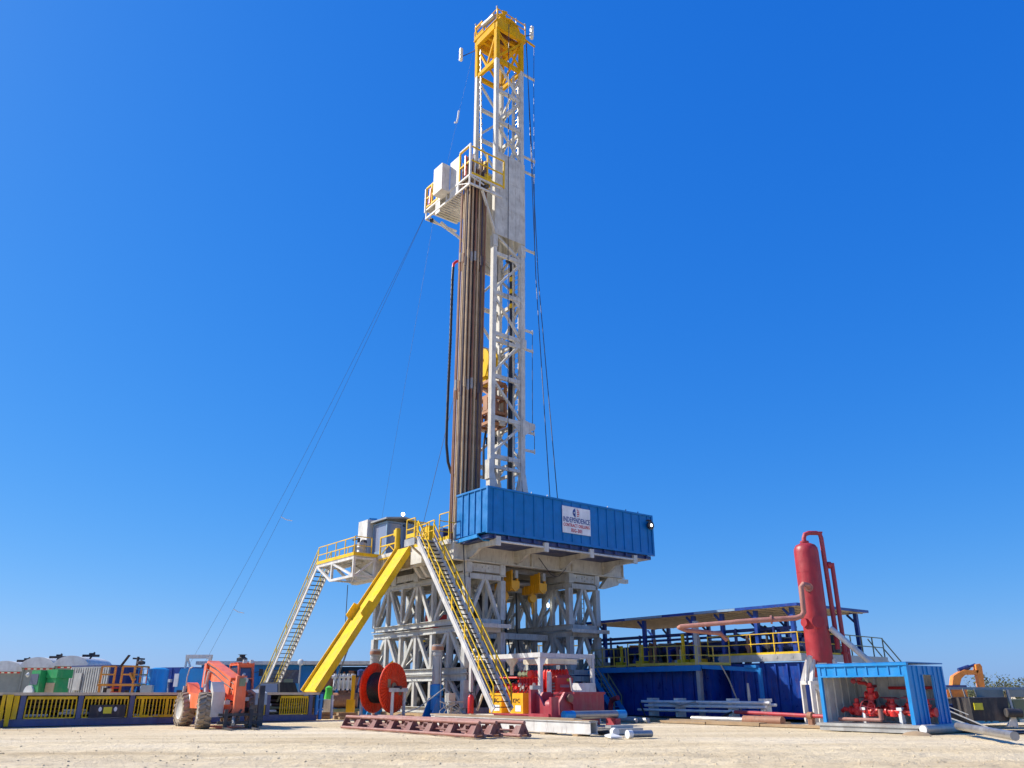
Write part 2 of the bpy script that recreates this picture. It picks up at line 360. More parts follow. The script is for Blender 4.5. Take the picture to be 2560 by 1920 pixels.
h.bar((2.9, 2.2, 4.4), (5.2, 2.2, 0.9), 0.16); h.bar((7.7, 8.4, 4.4), (5.4, 8.4, 0.9), 0.16); h.bar((2.9, 8.4, 7.2), (7.6, 8.4, 4.8), 0.16); h.bar((7.6, 8.4, 7.2), (2.9, 8.4, 4.8), 0.16)
h.build('spreader_beam', 'grey_steel', sub)
# walk ledges at mid height, seen on the end faces
for a0, a1 in ((-0.05, 2.75), (7.4, 10.5)): h = MB(); h.box(a0, a1, -0.6, -.04, 4.86, 4.95); h.bar((a0, -.6, 4.86), (a1, -.6, 4.86), 0.08, 0.22); h.build('ledge', 'cream', sub)
for a in (10.2,):   # ladder on the right tower end face
    h = MB()
    for aa in (9.0, 9.5): h.bar((aa, .55, 5.0), (aa, .55, 7.6), 0.05)
    for k in range(9): h.bar((9.0, .55, 5.2+k*.28), (9.5, .55, 5.2+k*.28), 0.035)
    h.build('ladder', 'grey_steel', sub)

# ------------------------------------------------------------------ drill floor
fl = T('drill_floor', 'cream steel drill floor girders spanning both grey towers under the blue container', 'drill floor', (5, 5, 8.36))
def girder(b, a0=-1.0, a1=12.5, nm='girder'):
    m = MB(); m.box(a0, a1, b-.02, b+.02, 8.40, 9.3); m.box(a0-.03, a1+.05, b-.2, b+.2, 8.35, 8.41); m.box(a0, a1, b-.18, b+.18, 9.3, 9.36)
    for a in [a0+.03, 0.2, 3.6, 4.7, 7.1, 8.0, 10.7, a1-.03]: m.box(a-.02, a+.02, b-.16, b+.16, 8.42, 9.29)
    return m.build(nm, 'cream', fl)
girder(0.0); girder(10.6)
m = MB()
for a in (-0.95, 2.7, 7.8, 12.4): m.box(a-.02, a+.02, .2, 10.4, 8.42, 9.29); m.box(a-.15, a+.15, .2, 10.4, 8.36, 8.42)
for k in range(5): m.box(-1.12, -.97, 1.2+k*2.1, 1.32+k*2.1, 8.45, 9.28)
m.build('side_girder', 'cream', fl)
m = MB(); m.box(-1.05, 12.5, .22, 11.0, 9.365, 9.44); m.build('deck', 'dark', fl)
m = MB(); m.box(-1.25, -1.06, .0, 11.0, 9.2, 9.46); m.box(-1.3, -1.22, 6.1, 8.0, 9.28, 9.5); m.build('edge_beam', 'cream', fl)
m = MB()
for b in (3.2, 3.9, 2.0): m.prism([(-1.0, b, 8.35), (-.2, b, 8.35), (-.2, b, 7.75), (-.5, b, 7.75)], (0, .25, 0))
m.box(-1.5, -1.05, 2.4, 3.6, 8.4, 9.15)
m.build('corner_bracket', 'cream', fl)
for a in (0.11, 3.55, 7.1, 10.8):   # outriggers under the container
    m = MB(); m.bar((a, -.02, 9.06), (a, -2.8, 9.06), 0.26, 0.3); m.prism([(a-.1, -.02, 8.9), (a-.1, -1.2, 8.9), (a-.1, -.9, 8.72), (a-.1, -.55, 8.55), (a-.1, -.02, 8.5)], (.2, 0, 0)); m.box(a-.16, a+.16, -2.9, -2.74, 8.85, 9.36); m.build('outrigger', 'cream', fl)
m = MB(); m.tube((.2, -2.8, 9.1), (10.75, -2.8, 9.1), 0.07, 10); m.build('outrigger_pipe', 'white', fl)
m = MB(); m.path([(5.2, -.2, 9.0)]+[(5.2+2.4*t, -.3, 9.0-1.0*math.sin(math.pi*t)-.1*t) for t in (.15, .35, .5, .65, .85)]+[(7.6, -.2, 9.0)], 0.025, 6); m.build('hanging_cable', 'wire', fl)
m = MB(); m.bar((12.0, .1, 8.2), (13.0, .1, 8.2), .3, .25); m.prism([(11.2, .0, 8.34), (12.4, .0, 8.34), (12.1, 0, 7.9), (11.0, 0, 7.6), (10.5, 0, 7.6)], (0, .3, 0)); m.build('end_bracket', 'cream', fl)
m = MB(); rail(m, [(-1.1, 0.2, ZF), (-1.1, 1.2, ZF)], 1.6, toe=.25); rail(m, [(-1.1, 2.3, ZF), (-1.1, 4.0, ZF)], 1.3, 0.8, toe=.3); rail(m, [(-1.15, 6.0, ZF), (-1.15, 8.0, ZF)], 1.2, 2.0, r=.04); m.bar((-1.15, 6.1, ZF+.1), (-1.15, 6.9, ZF+.62), .05); m.bar((-1.15, 6.9, ZF+.62), (-1.15, 7.8, ZF+.1), .05)
rail(m, [(-1.1, 1.2, ZF), (0.4, 1.2, ZF)], 1.25); m.build('handrail', 'yellow', fl)
m = MB(); m.box(-1.26, -1.14, 4.05, 4.4, ZF-.1, ZF+.35); m.box(-1.28, -1.16, 6.0, 7.9, 9.2, 9.46); m.build('toe_plate', 'yellow', fl)
m = MB(); m.path([(-1.1, 5.95, 9.2), (-1.1, 5.95, 10.95)], 0.17, 12); m.box(-1.2, -1.0, 6.1, 6.3, 10.5, 10.9); m.build('ramp_post', 'yellow', fl)
# floor clutter, behind the landing
m = MB(); m.box(.6, 1.6, 3.4, 5.0, ZF, ZF+1.35); m.build('tool_cabinet', 'navy', fl)
for x, y, z in ((-.3, .8, 1.0), (-.15, .55, 1.25), (0.1, .9, .8), (.3, 0.5, 1.1)):
    m = MB(); m.tube((x, y, ZF), (x, y, ZF+z), .09, 8); m.tube((x, y, ZF+z), (x+.1, y, ZF+z+.12), .06, 8); m.build('valve_post', random.choice(['galv', 'dark', 'rusty']), fl)
m = MB(); m.box(-1.0, -.6, 2.5, 3.2, ZF, ZF+1.2); m.build('hose_box', 'yellow', fl)
m = MB(); m.path([(-.4, 7.2, ZF+.1), (-.3, 7.3, ZF+.7), (-.3, 7.6, ZF+.2)], .22, 8); m.build('hose_coil', 'dark', fl)

# ------------------------------------------------------------------ porch on the left of the floor
po = T('porch_platform', 'white trussed porch platform with yellow rails, barrel and stair at the far end', 'platform', (-2, 10, 8.1))
m = MB(); m.box(-2.95, -1.3, 8.1, 13.4, 9.36, 9.43); m.build('deck', 'grey_steel', po)
m = MB()
for a in (-2.85, -1.4):
    m.bar((a, 8.1, 9.28), (a, 13.4, 9.28), .16, .18); m.bar((a, 8.1, 8.15), (a, 11.3, 8.15), .15, .15); m.bar((a, 11.3, 8.15), (a, 13.3, 9.2), .15, .15)
    for b in (8.18, 11.2): m.bar((a, b, 8.2), (a, b, 9.22), .15)
    m.bar((a, 8.3, 8.2), (a, 11.1, 9.2), .13)
for b in (8.15, 9.7, 11.25): m.bar((-2.8, b, 8.17), (-1.4, b, 8.17), .11)
for b in (8.15, 9.7, 11.25, 13.3): m.bar((-2.8, b, 9.26), (-1.4, b, 9.26), .11)
m.bar((-2.7, 8.2, 8.2), (-1.5, 8.2, 9.2), .12); m.bar((-2.8, 8.2, 8.12), (-1.4, 11.2, 8.12), .07)
m.build('truss', 'white', po)
m = MB(); m.box(-1.35, -.95, 8.15, 11.3, 8.0, 9.3); m.box(-1.35, -.9, 8.15, 8.2, 8.0, 9.25); m.build('back_girder', 'cream', po)
m = MB(); m.box(-2.97, -2.95, 8.08, 13.4, 9.4, 9.6); m.box(-2.95, -1.1, 8.06, 8.08, 9.4, 9.6); m.build('toe_board', 'yellow', po)
m = MB(); rail(m, [(-2.9, 13.35, ZF), (-2.9, 8.15, ZF)], 1.1, 1.3); rail(m, [(-2.9, 8.15, ZF), (-1.7, 8.15, ZF)], 1.15, 1.2); m.build('handrail', 'yellow', po); m = MB(); rail(m, [(-1.4, 9.5, ZF), (-1.4, 13.3, ZF)], 1.1); m.build('handrail', 'yellow', po)
solo('barrel', 'grey steel barrel standing on the porch beside the near corner rail', 'barrel', (-2.1, 8.75, ZF), MB().lathe([(.3, 0), (.31, .02), (.3, .28), (.315, .3), (.3, .32), (.3, .58), (.315, .6), (.3, .62), (.3, .86), (.28, .88)], (-2.1, 8.75, ZF), n=20), 'galv')
solo('pump_unit', 'dark pump unit with pipes on the porch behind the barrel', 'pump', (-1.8, 9.6, ZF), MB().box(-2.1, -1.5, 9.2, 10.0, ZF, ZF+.9).tube((-2, 9.4, ZF+.9), (-2, 9.4, ZF+1.3), .1).tube((-2, 9.4, ZF+1.25), (-2, 10.2, ZF+1.3), .07).lathe([(.02, 0), (.2, .05), (.2, .3), (.05, .34)], (-1.9, 9.2, ZF+1.0), (1, 0, 0), 12), 'dark')
solo('water_cooler_box', 'white upright cabinet standing behind the porch left of the blue cab', 'cabinet', (.4, 11.6, ZF), MB().box(-.6, 1.0, 11, 12.3, ZF+.3, 12.4).box(-.55, .95, 11.05, 12.25, ZF, ZF+.3).box(-.63, -.6, 11.2, 12.1, 11.0, 11.03), 'white')
# driller's cab
cb = T('control_cab', 'blue control cab with tall glass windows beside the yellow chute head', 'cab', (1, 10, ZF))
m = MB(); a0, a1, b0, b1 = -.2, 2.3, 9.0, 10.9
m.box(a0, a1, b0, b1, ZF, ZF+.6); m.box(a0+.5, a1, b0+.6, b1-.02, ZF+.6, 12.0)
for a, b in ((a0+.06, b0+.06), (a0+.06, b1-.06), (a0+1.15, b0+.06), (a1-.06, b0+.06)): m.bar((a, b, ZF+.6), (a, b, 12.0), .11)
for z in (12.0, ZF+.65): m.bar((a0+.06, b0, z), (a0+.06, b1, z), .11); m.bar((a0, b0+.06, z), (a1, b0+.06, z), .11)
m.prism([(1.2, b0-.1, 12.1), (2.2, b0-.1, 11.9), (2.2, b0-.1, ZF), (1.2, b0-.1, ZF)], (0, .8, 0))
m.build('cab_frame', 'pale_blue', cb)
m = MB(); m.box(a0+.04, a0+.06, b0+.12, b1-.12, ZF+.72, 11.93); m.box(a0+.12, a0+1.09, b0+.04, b0+.06, ZF+.72, 11.93); m.box(a0+1.2, a1-.1, b0+.03, b0+.05, ZF+.9, 11.8); m.build('window', 'cab_glass', cb)
m = MB(); m.prism([(a0-.25, b0-.3, 12.12), (1.0, b0-.3, 12.3), (a1+.2, b0-.3, 12.05), (a1+.2, b0-.3, 12.16), (1.0, b0-.3, 12.41), (a0-.25, b0-.3, 12.22)], (0, 2.4, 0)); m.build('roof', 'galv', cb)
m = MB(); m.lathe([(.02, -.1), (.12, -.08), (.15, .02)], (.9, 8.9, 12.6), (-.3, -1, -.2), 16); m.tube((.9, 8.95, 12.4), (.9, 8.95, 12.5), .05); fx = m.build('floodlight', 'dark', cb)
m = MB(); m.lathe([(.13, 0), (.001, .02)], (.895, 8.87, 12.595), (-.3, -1, -.2), 16); m.build('lens', 'lamp', fx)
m = MB(); m.prism([(-.3, 11.1, 12.2), (-.3, 11.4, 12.6), (.2, 11.2, 12.6), (.5, 11.0, 10.2), (.0, 10.95, 10.2)], (.1, .15, 0)); m.build('side_panel', 'light_blue', cb)

# ------------------------------------------------------------------ stairs
def stair(name, label, top, bot, wdir, width, strmat, railmat, ntr, tread_in=True):
    top, bot, w = Vector(top), Vector(bot), Vector(wdir)*width
    t = T(name, label, 'staircase', (bot.x, bot.y, 0))
    d = (bot-top).normalized()
    for k in (0, 1):
        m = MB(); m.bar(top+w*k, bot+w*k, .06, .34); m.bar(top+w*k+Vector((0, 0, .16)), bot+w*k+Vector((0, 0, .16)), .14, .03); m.build('stringer', strmat, t)
        m = MB(); up = Vector((0, 0, 1)); p, q = top+w*k, bot+w*k
        for h in (.55, 1.05): m.bar(p+up*h, q+up*h, .055)
        n = 6
        for i in range(n+1): c = p.lerp(q, i/n); m.bar(c, c+up*1.05, .055)
        m.build('handrail', railmat, t)
    proto = None
    hd = Vector((d.x, d.y, 0)).normalized()
    for i in range(ntr):
        c = top.lerp(bot, (i+.5)/ntr)+w*.5
        if proto is None:
            m = MB(); m.bar(c-w*.5*.95, c+w*.5*.95, .27, .035); proto = m.build('tread', 'dark', t); c0 = c
        else:
            o = proto.copy(); o.location = c-c0; COL.objects.link(o)
    return t
stair('main_staircase', 'yellow railed staircase with white stringer from drill floor past the red unit', (-2.6, 1.1, 9.45), (-2.55, -6.1, .62), (1, 0, 0), 1.05, 'white', 'yellow', 36)
stair('far_staircase', 'open tread staircase descending from the left end of the porch platform', (-2.85, 13.5, 9.4), (-2.85, 21.9, .3), (1, 0, 0), .95, 'white', 'rail_yellow', 34)
ld = T('stair_landing', 'landing with yellow rails at the head of the main staircase', 'landing', (-2, 1.8, 9.2))
m = MB(); m.box(-2.7, -1.3, 1.15, 2.3, 9.38, 9.5); m.box(-2.75, -2.7, 1.2, 2.3, 9.15, 9.55); m.build('deck', 'galv', ld)
m = MB(); rail(m, [(-2.65, 1.35, 9.5), (-2.65, 2.25, 9.5)], 1.2, .9, toe=.0); rail(m, [(-2.65, 2.25, 9.5), (-1.3, 2.25, 9.5)], 1.2, .7); m.box(-2.68, -2.66, 1.36, 2.24, 9.62, 9.85); m.build('handrail', 'yellow', ld); m = MB(); rail(m, [(-1.45, 1.2, 9.5), (-1.35, 2.15, 9.5)], 1.2, 1); m.build('handrail', 'yellow', ld)
m = MB(); m.bar((-2.6, 2.0, 9.3), (-1.2, 2.2, 8.5), .1); m.bar((-2.6, 1.3, 9.3), (-1.2, 1.3, 8.5), .1); m.build('brace', 'cream', ld)

# ------------------------------------------------------------------ V door chute
ch = T('pipe_chute', 'long yellow steel chute sloping from drill floor down to the catwalk', 'chute', (-6.4, 5, 1.38))
p0, p1 = Vector((-1.15, 0, 9.62)), Vector((-6.55, 0, 1.42)); d = (p1-p0).normalized(); nrm = Vector((-d.z, 0, d.x)); nrm = nrm if nrm.z > 0 else -nrm
def cpt(t, b, h): v = p0.lerp(p1, t)+nrm*h; return (v.x, b, v.z)
m = MB(); m.hexa([cpt(0, 4.15, -.08), cpt(0, 5.85, -.08), cpt(0, 5.85, 0), cpt(0, 4.15, 0), cpt(1, 4.15, -.08), cpt(1, 5.85, -.08), cpt(1, 5.85, 0), cpt(1, 4.15, 0)]); m.build('chute_floor', 'chute_yellow', ch)
for b in (4.1, 5.86):
    m = MB(); m.hexa([cpt(0, b, -.2), cpt(0, b+.05, -.2), cpt(0, b+.05, .16), cpt(0, b, .16), cpt(1, b, -.2), cpt(1, b+.05, -.2), cpt(1, b+.05, .16), cpt(1, b, .16)])
    m.hexa([cpt(.42, b-.012, -.18), cpt(.42, b+.062, -.18), cpt(.435, b+.062, .4), cpt(.435, b-.012, .4), cpt(.54, b-.012, -.18), cpt(.54, b+.062, -.18), cpt(.52, b+.062, .4), cpt(.52, b-.012, .4)])
    m.build('side_wall', 'yellow', ch)

# ------------------------------------------------------------------ blue container and its sign
bx = T('steel_container', 'long blue ribbed steel container cantilevered off the drill floor', 'container', (6, -1.4, ZF))
A0, A1, B0, B1, Z0, Z1 = -.65, 12.45, -2.9, .1, 9.55, 12.02
m = MB(); m.box(A0, A1, B0, B1, Z0, Z1)
def vrib(x0, x1, y0, y1): m.box(x0, x1, y0, y1, Z0+.03, Z1-.06)
k = A0+.38
while k < A1-.1: vrib(k-.03, k+.03, B0-.055, B0-.001); k += .725
for b in (-2.3, -1.7, -1.1, -.5): vrib(A0-.055, A0-.001, b-.03, b+.03)
m.box(A0-.05, A1+.05, B0-.062, B0+.1, Z1-.07, Z1+.035); m.box(A0-.064, A0+.1, B0, B1, Z1-.074, Z1+.031); m.box(A0-.04, A1+.04, B0-.05, B0+.1, Z0-.09, Z0+.05)
for a, b in ((A0, B0), (A1, B0)): m.box(a-.07, a+.07, b-.068, b+.07, Z0-.1, Z1+.04)
m.build('shell', 'blue', bx)
m = MB(); m.box(A0+.2, A1-.1, B0+.15, B1-.1, Z0-.32, Z0-.1)
for k in range(14): m.box(A0+.5+k*.92, A0+.62+k*.92, B0+.02, B1, Z0-.3, Z0-.09)
m.build('underframe', 'navy', bx)
m = MB(); m.prism([(A0-.1, B1, Z0-.12), (A0-.02, B0+1, Z0-.02), (A0-.02, B0+.9, Z0-.22), (A0-.1, B1, Z0-.3)], (.12, 0, 0)); m.path([(A0, B0+1, Z0-.1), (A0+.3, B0+.8, Z0-.35), (A0+1.6, B0+.4, Z0-.4)], .05, 6); m.build('corner_skid', 'light_blue', bx)
for a in (2.5, 3.7, 8.6, 10.2, 11.3):
    m = MB(); m.bar((a, B0+.1, Z1+.02), (a+.05, B0+.1, Z1+.16), .06, .03); m.build('lifting_lug', 'navy', bx)
m = MB(); m.lathe([(.02, .02), (.24, .06), (.27, .22), (.24, .24)], (12.1, B0-.06, 11.35), (0, -1, -.05), 18); m.bar((12.1, B0, 11.68), (12.1, B0-.2, 11.68), .3, .05); fx = m.build('floodlight', 'dark', bx)
m = MB(); m.lathe([(.19, 0), (.001, .03)], (12.1, B0-.285, 11.345), (0, -1, -.05), 18); m.build('lens', 'lamp', fx)
sg = T('company_sign', 'square white company sign with round emblem on the long blue container', 'sign', (5.83, B0-.1, 10.08))
SB = B0-.085
m = MB(); m.box(4.72, 6.95, SB, SB+.025, 10.09, 11.67); m.build('sign_board', 'sign_white', sg)
def ltr(name, s, size, mat, z, sq, bold=.004): text(name, s, size, mat, sg, (5.83, SB-.006, z), (1, 0, 0), (0, 0, 1), squeeze=sq, bold=bold)
ltr('lettering', 'INDEPENDENCE', .43, 'ink_blue', 10.87, .635, .007); ltr('lettering', 'CONTRACT DRILLING', .27, 'ink_red', 10.56, .71, .004); ltr('lettering', 'RIG-301', .3, 'ink_red', 10.27, .80, .006)
m = MB(); cx, cz, rr = 5.8, 11.34, .27
def ec(a): return (cx+rr*math.cos(a), SB-.012, cz+rr*math.sin(a))
m.prism([ec(R(100)+R(160)*i/14) for i in range(15)], (0, .006, 0)); m.mi = 1
for i in range(5):
    z0 = cz-rr+.06+i*.11; z1 = z0+.058; w0 = math.sqrt(max(.001, rr*rr-(z0-cz)**2)); w1 = math.sqrt(max(.001, rr*rr-(z1-cz)**2))
    m.prism([(cx+.07, SB-.012, z0), (cx+max(.08, w0), SB-.012, z0), (cx+max(.08, w1), SB-.012, z1), (cx+.07, SB-.012, z1)], (0, .006, 0))
m.mi = 2; m.prism([(cx-.045, SB-.02, cz-rr), (cx+.045, SB-.02, cz-rr), (cx+.045, SB-.02, cz+rr), (cx-.02, SB-.02, cz+rr), (cx-.1, SB-.02, cz+rr*.62), (cx-.045, SB-.02, cz+rr*.6)], (0, .008, 0))
sx, sz = cx-.15, cz; m.prism([(sx+(.075 if i % 2 == 0 else .03)*math.sin(math.pi*i/5), SB-.02, sz+(.075 if i % 2 == 0 else .03)*math.cos(math.pi*i/5)) for i in range(10)], (0, .006, 0))
m.build('emblem', ['ink_blue', 'ink_red', 'sign_white'], sg)

# ------------------------------------------------------------------ mast
ms = T('drilling_mast', 'tall white lattice drilling mast with a yellow crown', 'mast', (5.3, 4.35, ZF))
LA, LB, UA, UB = (3.88, 6.47), (3.0, 5.75), (4.12, 6.62), (3.05, 5.72)
for ia in (0, 1):
    for ib in (0, 1):
        a, b, a2, b2 = LA[ia], LB[ib], UA[ia], UB[ib]
        m = MB(); m.bar((a, b, 14.6), (a+.1, b, 32.6), .34, .34, (0, 1, 0)); m.bar((a2-.05, b2, 32.4), (a2, b2, 49.2), .31, .31, (0, 1, 0)); m.box(a-.1, a+.3, b-.2, b+.2, 31.7, 32.6)
        if ia == 0: m.prism([(a-.22, b-.2, 14.7), (a+.2, b-.2, 14.7), (a+.6, b-.2, ZF), (a-.25, b-.2, ZF)], (0, .4, 0)); m.box(a-.3, a+.05, b-.24, b+.24, 14.3, 15.6)
        else: m.prism([(a-.2, b-.18, 15.0), (a+.2, b-.18, 15.0), (a+.45, b-.18, 13.6), (a+.95, b-.18, ZF), (a+.4, b-.18, ZF), (a+.1, b-.18, 13.2)], (0, .36, 0)); m.box(a-.05, a+.3, b-.24, b+.24, 24.2, 24.9)
        m.build('leg', 'mast_white', ms)
def mleg(ia, ib, z): return Vector(((LA if z < 32.4 else UA)[ia], (LB if z < 32.4 else UB)[ib], z))
zs = [15.9, 18.6, 21.6, 24.8, 28.0, 31.2]; zu = [40.05, 43.1, 46.1, 49.1]
def face(nm, l0, l1):
    m = MB()
    for z in zs:
        p, q = mleg(*l0, z), mleg(*l1, z); m.bar(p, q, .2, .28)
        g = (q-p).normalized(); m.prism([q-g*.15+Vector((0, 0, -.14)), q-g*.75+Vector((0, 0, -.14)), q-g*.15+Vector((0, 0, -.7))], g.cross(Vector((0, 0, 1)))*.06)
    m.bar(mleg(*l0, 24.3), mleg(*l1, 24.3), .18, .24); m.bar(mleg(*l0, 15.2), mleg(*l1, 15.2), .18, .2)
    al = zs+[33.0]; 
    for z in (): pass
    for s, seq in ((0, zs+[33.0]),):
        for i, (z0, z1) in enumerate(zip(seq, seq[1:])):
            a, b = (l0, l1) if (i+s) % 2 == 0 else (l1, l0); m.bar(mleg(*a, z0+.1), mleg(*b, z1-.15), .15, .16)
    m.bar(mleg(*l0, 15.0), mleg(*l0, 15.0).lerp(mleg(*l1, 15), .6)+Vector((0, 0, -4.5)), .26); m.bar(mleg(*l1, 15.0), mleg(*l1, 15.0).lerp(mleg(*l0, 15), .3)+Vector((0, 0, -4.5)), .24)
    m.build(nm, 'mast_white', ms); m = MB()
    for z in zu[:3]:
        p, q = mleg(*l0, z), mleg(*l1, z); m.bar(p, q, .2, .28)
        g = (q-p).normalized(); m.prism([q-g*.15+Vector((0, 0, -.14)), q-g*.75+Vector((0, 0, -.14)), q-g*.15+Vector((0, 0, -.7))], g.cross(Vector((0, 0, 1)))*.06)
    for i, (z0, z1) in enumerate(zip(zu, zu[1:])):
        a, b = (l1, l0) if i % 2 == 0 else (l0, l1); m.bar(mleg(*a, z0+.1), mleg(*b, z1-.15), .15, .16)
    m.build('upper_'+nm, 'mast_white', ms)
face('side_bracing', (0, 0), (1, 0)); face('side_bracing', (0, 1), (1, 1)); face('back_bracing', (1, 0), (1, 1))
m = MB(); m.bar((6.4, 2.9, 18.55), (7.45, 2.9, 18.5), .34, .42); m.prism([(6.4, 2.75, 18.9), (7.5, 2.75, 18.6), (7.5, 2.75, 18.4), (6.4, 2.75, 17.6)], (0, .25, 0)); m.build('lug', 'mast_white', ms)
# wind wall cladding round the racking board level
m = MB(); m.box(UA[0]-.16, UA[1]+.16, UB[0]-.2, UB[0]-.16, 32.75, 40.0)
for a in (5.05, 5.9): m.box(a-.012, a+.012, UB[0]-.212, UB[0]-.2, 32.8, 39.95)
for z in (35.2, 37.6): m.box(UA[0]-.1, UA[1]+.1, UB[0]-.211, UB[0]-.199, z-.012, z+.012)
m.build('cladding_panel', 'mast_white', ms)
m = MB(); m.box(UA[0]-.16, UA[1]+.16, UB[1]+.16, UB[1]+.2, 31.5, 40.0); m.build('cladding_panel', 'cream', ms)
m = MB(); m.box(UA[1]+.16, UA[1]+.2, UB[0]-.16, UB[1]+.16, 32.75, 40.0); m.build('cladding_panel', 'cream', ms)
m = MB()
for z0, z1 in ((9.6, 49),):
    for b in (3.6, 5.2): m.bar((6.1, b, z0), (6.25, b, z1), .14, .18, (0, 1, 0))
m.build('guide_rail', 'mast_white', ms)
m = MB()
for k in (0, 1): m.bar((6.9, 3.9+k*.45, 10), (6.98, 3.9+k*.45, 51), .05)
for i in range(100): m.bar((6.9+.0008*i, 3.9, 10.4+i*.4), (6.9+.0008*i, 4.35, 10.4+i*.4), .03)
m.build('ladder', 'galv', ms)
# crown
cw = MB()
for ia in (0, 1):
    for ib in (0, 1): cw.bar((UA[ia], UB[ib], 49.2), (UA[ia], UB[ib], 52.4), .34, .34, (0, 1, 0))
def ub(ia, ib, z): return Vector((UA[ia], UB[ib], z))
for a, b in (((0, 0), (1, 0)), ((0, 1), (1, 1)), ((1, 0), (1, 1)), ((0, 0), (0, 1))):
    cw.bar(ub(*a, 49.2), ub(*b, 49.2), .24, .36)
for a, b in (((0, 0), (1, 0)), ((0, 1), (1, 1)), ((1, 0), (1, 1))):
    cw.bar(ub(*a, 49.4), ub(*b, 52.2), .15, .17); cw.bar(ub(*b, 49.4), ub(*a, 52.2), .16, .15)
mid = ub(0, 0, 49.4).lerp(ub(0, 1, 49.4), .5); cw.bar(mid, ub(0, 0, 52.2), .15, .16); cw.bar(mid, ub(0, 1, 52.2), .15, .16)
cw.build('crown_frame', 'crown_yellow', ms)
m = MB(); m.box(3.95, 6.95, 2.8, 3.1, 52.3, 53.1); m.box(3.95, 6.95, 5.65, 5.95, 52.3, 53.1); m.box(3.9, 4.2, 3.12, 5.63, 52.35, 53.0); m.box(6.7, 7.0, 3.12, 5.63, 52.35, 53.0)
for b in (3.7, 4.35, 5.0): m.box(4.2, 6.7, b-.1, b+.1, 52.32, 52.9)
m.build('crown_beam', 'crown_yellow', ms)
m = MB()
for b in (3.3, 3.55, 3.8, 4.05, 4.3): m.lathe([(.2, -.07), (.72, -.07), (.78, -.05), (.66, 0), (.78, .05), (.72, .07), (.2, .07)], (5.5, b, 53.2), (0, 1, 0), 22)
m.build('sheave', 'rusty', ms)
m = MB(); m.prism([(5.5+1.0*math.cos(R(t)), 2.95, 53.1+1.05*math.sin(R(t))) for t in range(0, 181, 15)], (0, .05, 0)); m.prism([(5.5+1.0*math.cos(R(t)), 4.5, 53.1+1.05*math.sin(R(t))) for t in range(0, 181, 15)], (0, .05, 0)); m.box(4.3, 4.9, 2.85, 3.4, 53.1, 54.0); m.path([(4.6, 2.9, 53.6), (4.6, 2.9, 54.4), (5.0, 2.9, 54.5)], .1, 8); m.tube((4.75, 2.9, 53.3), (4.75, 2.9, 54.3), .12, 8); m.build('sheave_guard', 'crown_yellow', ms)
m = MB(); rail(m, [(6.9, 2.8, 53.1), (4.0, 2.8, 53.1), (3.95, 2.8, 53.1), (3.95, 6.0, 53.05), (6.9, 6.0, 53.05)], 1.1, 1.3, r=.035); m.build('handrail', 'crown_yellow', ms)
m = MB(); m.box(3.85, 4.15, 2.85, 6.0, 53.02, 53.1); m.box(3.84, 3.9, 4.6, 5.9, 53.1, 53.4); m.bar((3.95, 5.6, 53.1), (3.95, 5.9, 54.6), .12); m.bar((3.95, 4.9, 54.5), (3.95, 5.9, 54.5), .1, .2); m.build('crown_platform', 'crown_yellow', ms)
m = MB(); m.lathe([(.05, -.9), (.22, -.9), (.22, .7), (.05, .7)], (3.9, 4.0, 53.75), (0, 1, .1), 12); m.build('winch_drum', 'galv', ms)
m = MB()
for a, b, z in ((3.95, 5.9, 54.7), (3.95, 2.85, 54.2), (6.0, 2.9, 54.2), (6.95, 2.9, 54.2)): m.tube((a, b, z-.4), (a, b, z+.12), .035, 6); m.tube((a, b, z+.12), (a, b, z+.3), .08, 8)
m.build('beacon', 'galv', ms)
for (a, b, z), mat in (((3.5, 7.3, 52.2), 0), ((7.3, 2.4, 53.1), 1)):
    m = MB(); m.bar((4.1 if a < 5 else 6.8, 5.8 if a < 5 else 3.0, z), (a, b, z), .05); m.bar((a, b, z-.5), (a, b, z+.5), .06); fx = m.build('lamp_bracket', 'dark', ms)
    for k in range(3):
        m = MB()
        for q in (0, 1): c = Vector((a-.12-.12*q, b-.1-.2*q, z-.42+k*.4)); m.box(c.x-.12, c.x+.12, c.y-.1, c.y+.1, c.z-.14, c.z+.14)
        m.build('floodlight', 'tarp', fx)
for i, z in enumerate((49.1, 40.9, 39.5, 32.5, 25.8, 24.3, 18.1, 16.8)):
    m = MB(); a1 = (8.0, 7.95, 7.9, 7.8, 7.55, 7.55, 7.6, 7.63)[i]; m.bar((6.55, 3.0, z), (a1, 3.0, z), .13, .15); m.bar((a1-.02, 3.0, z-.15), (a1-.02, 3.0, z+.2), .06); m.build('standoff_arm', 'mast_white', ms)
m = MB(); m.bar((6.85, 3.0, 52.9), (8.1, 3.0, 52.75), .12, .14); m.build('standoff_arm', 'crown_yellow', ms)
def wire(name, label, pts, r, mat='wire', cat='cable', frame='rig', group=None):
    return solo(name, label, cat, pts[-1], MB().path(pts, r, 6), mat, frame, None, group)
wire('safety_line', 'thin vertical wire held off the mast side by the upper arms', [(8.02, 3, 52.7), (7.95, 3, 49.1), (7.88, 3, 40.9), (7.83, 3, 32.5)], .022)
wire('safety_line', 'thin vertical wire held off the mast side by the lower arms', [(7.53, 3, 25.8), (7.5, 3, 24.3), (7.45, 3, 18.5), (7.62, 3, 18.0), (7.6, 3, 16.8)], .022)
def onb(x, y, b):
    cx, cy = (x-1280)/F_PX, (960-y)/F_PX; s, c = math.sin(PITCH), math.cos(PITCH); r = Vector((cx, c-cy*s, s+cy*c)); C = Vector((0, 0, CAMH))
    t = ((O+b*V-C).dot(V))/r.dot(V); p = C+r*t-O; return (p.dot(U), p.dot(V), p.z)
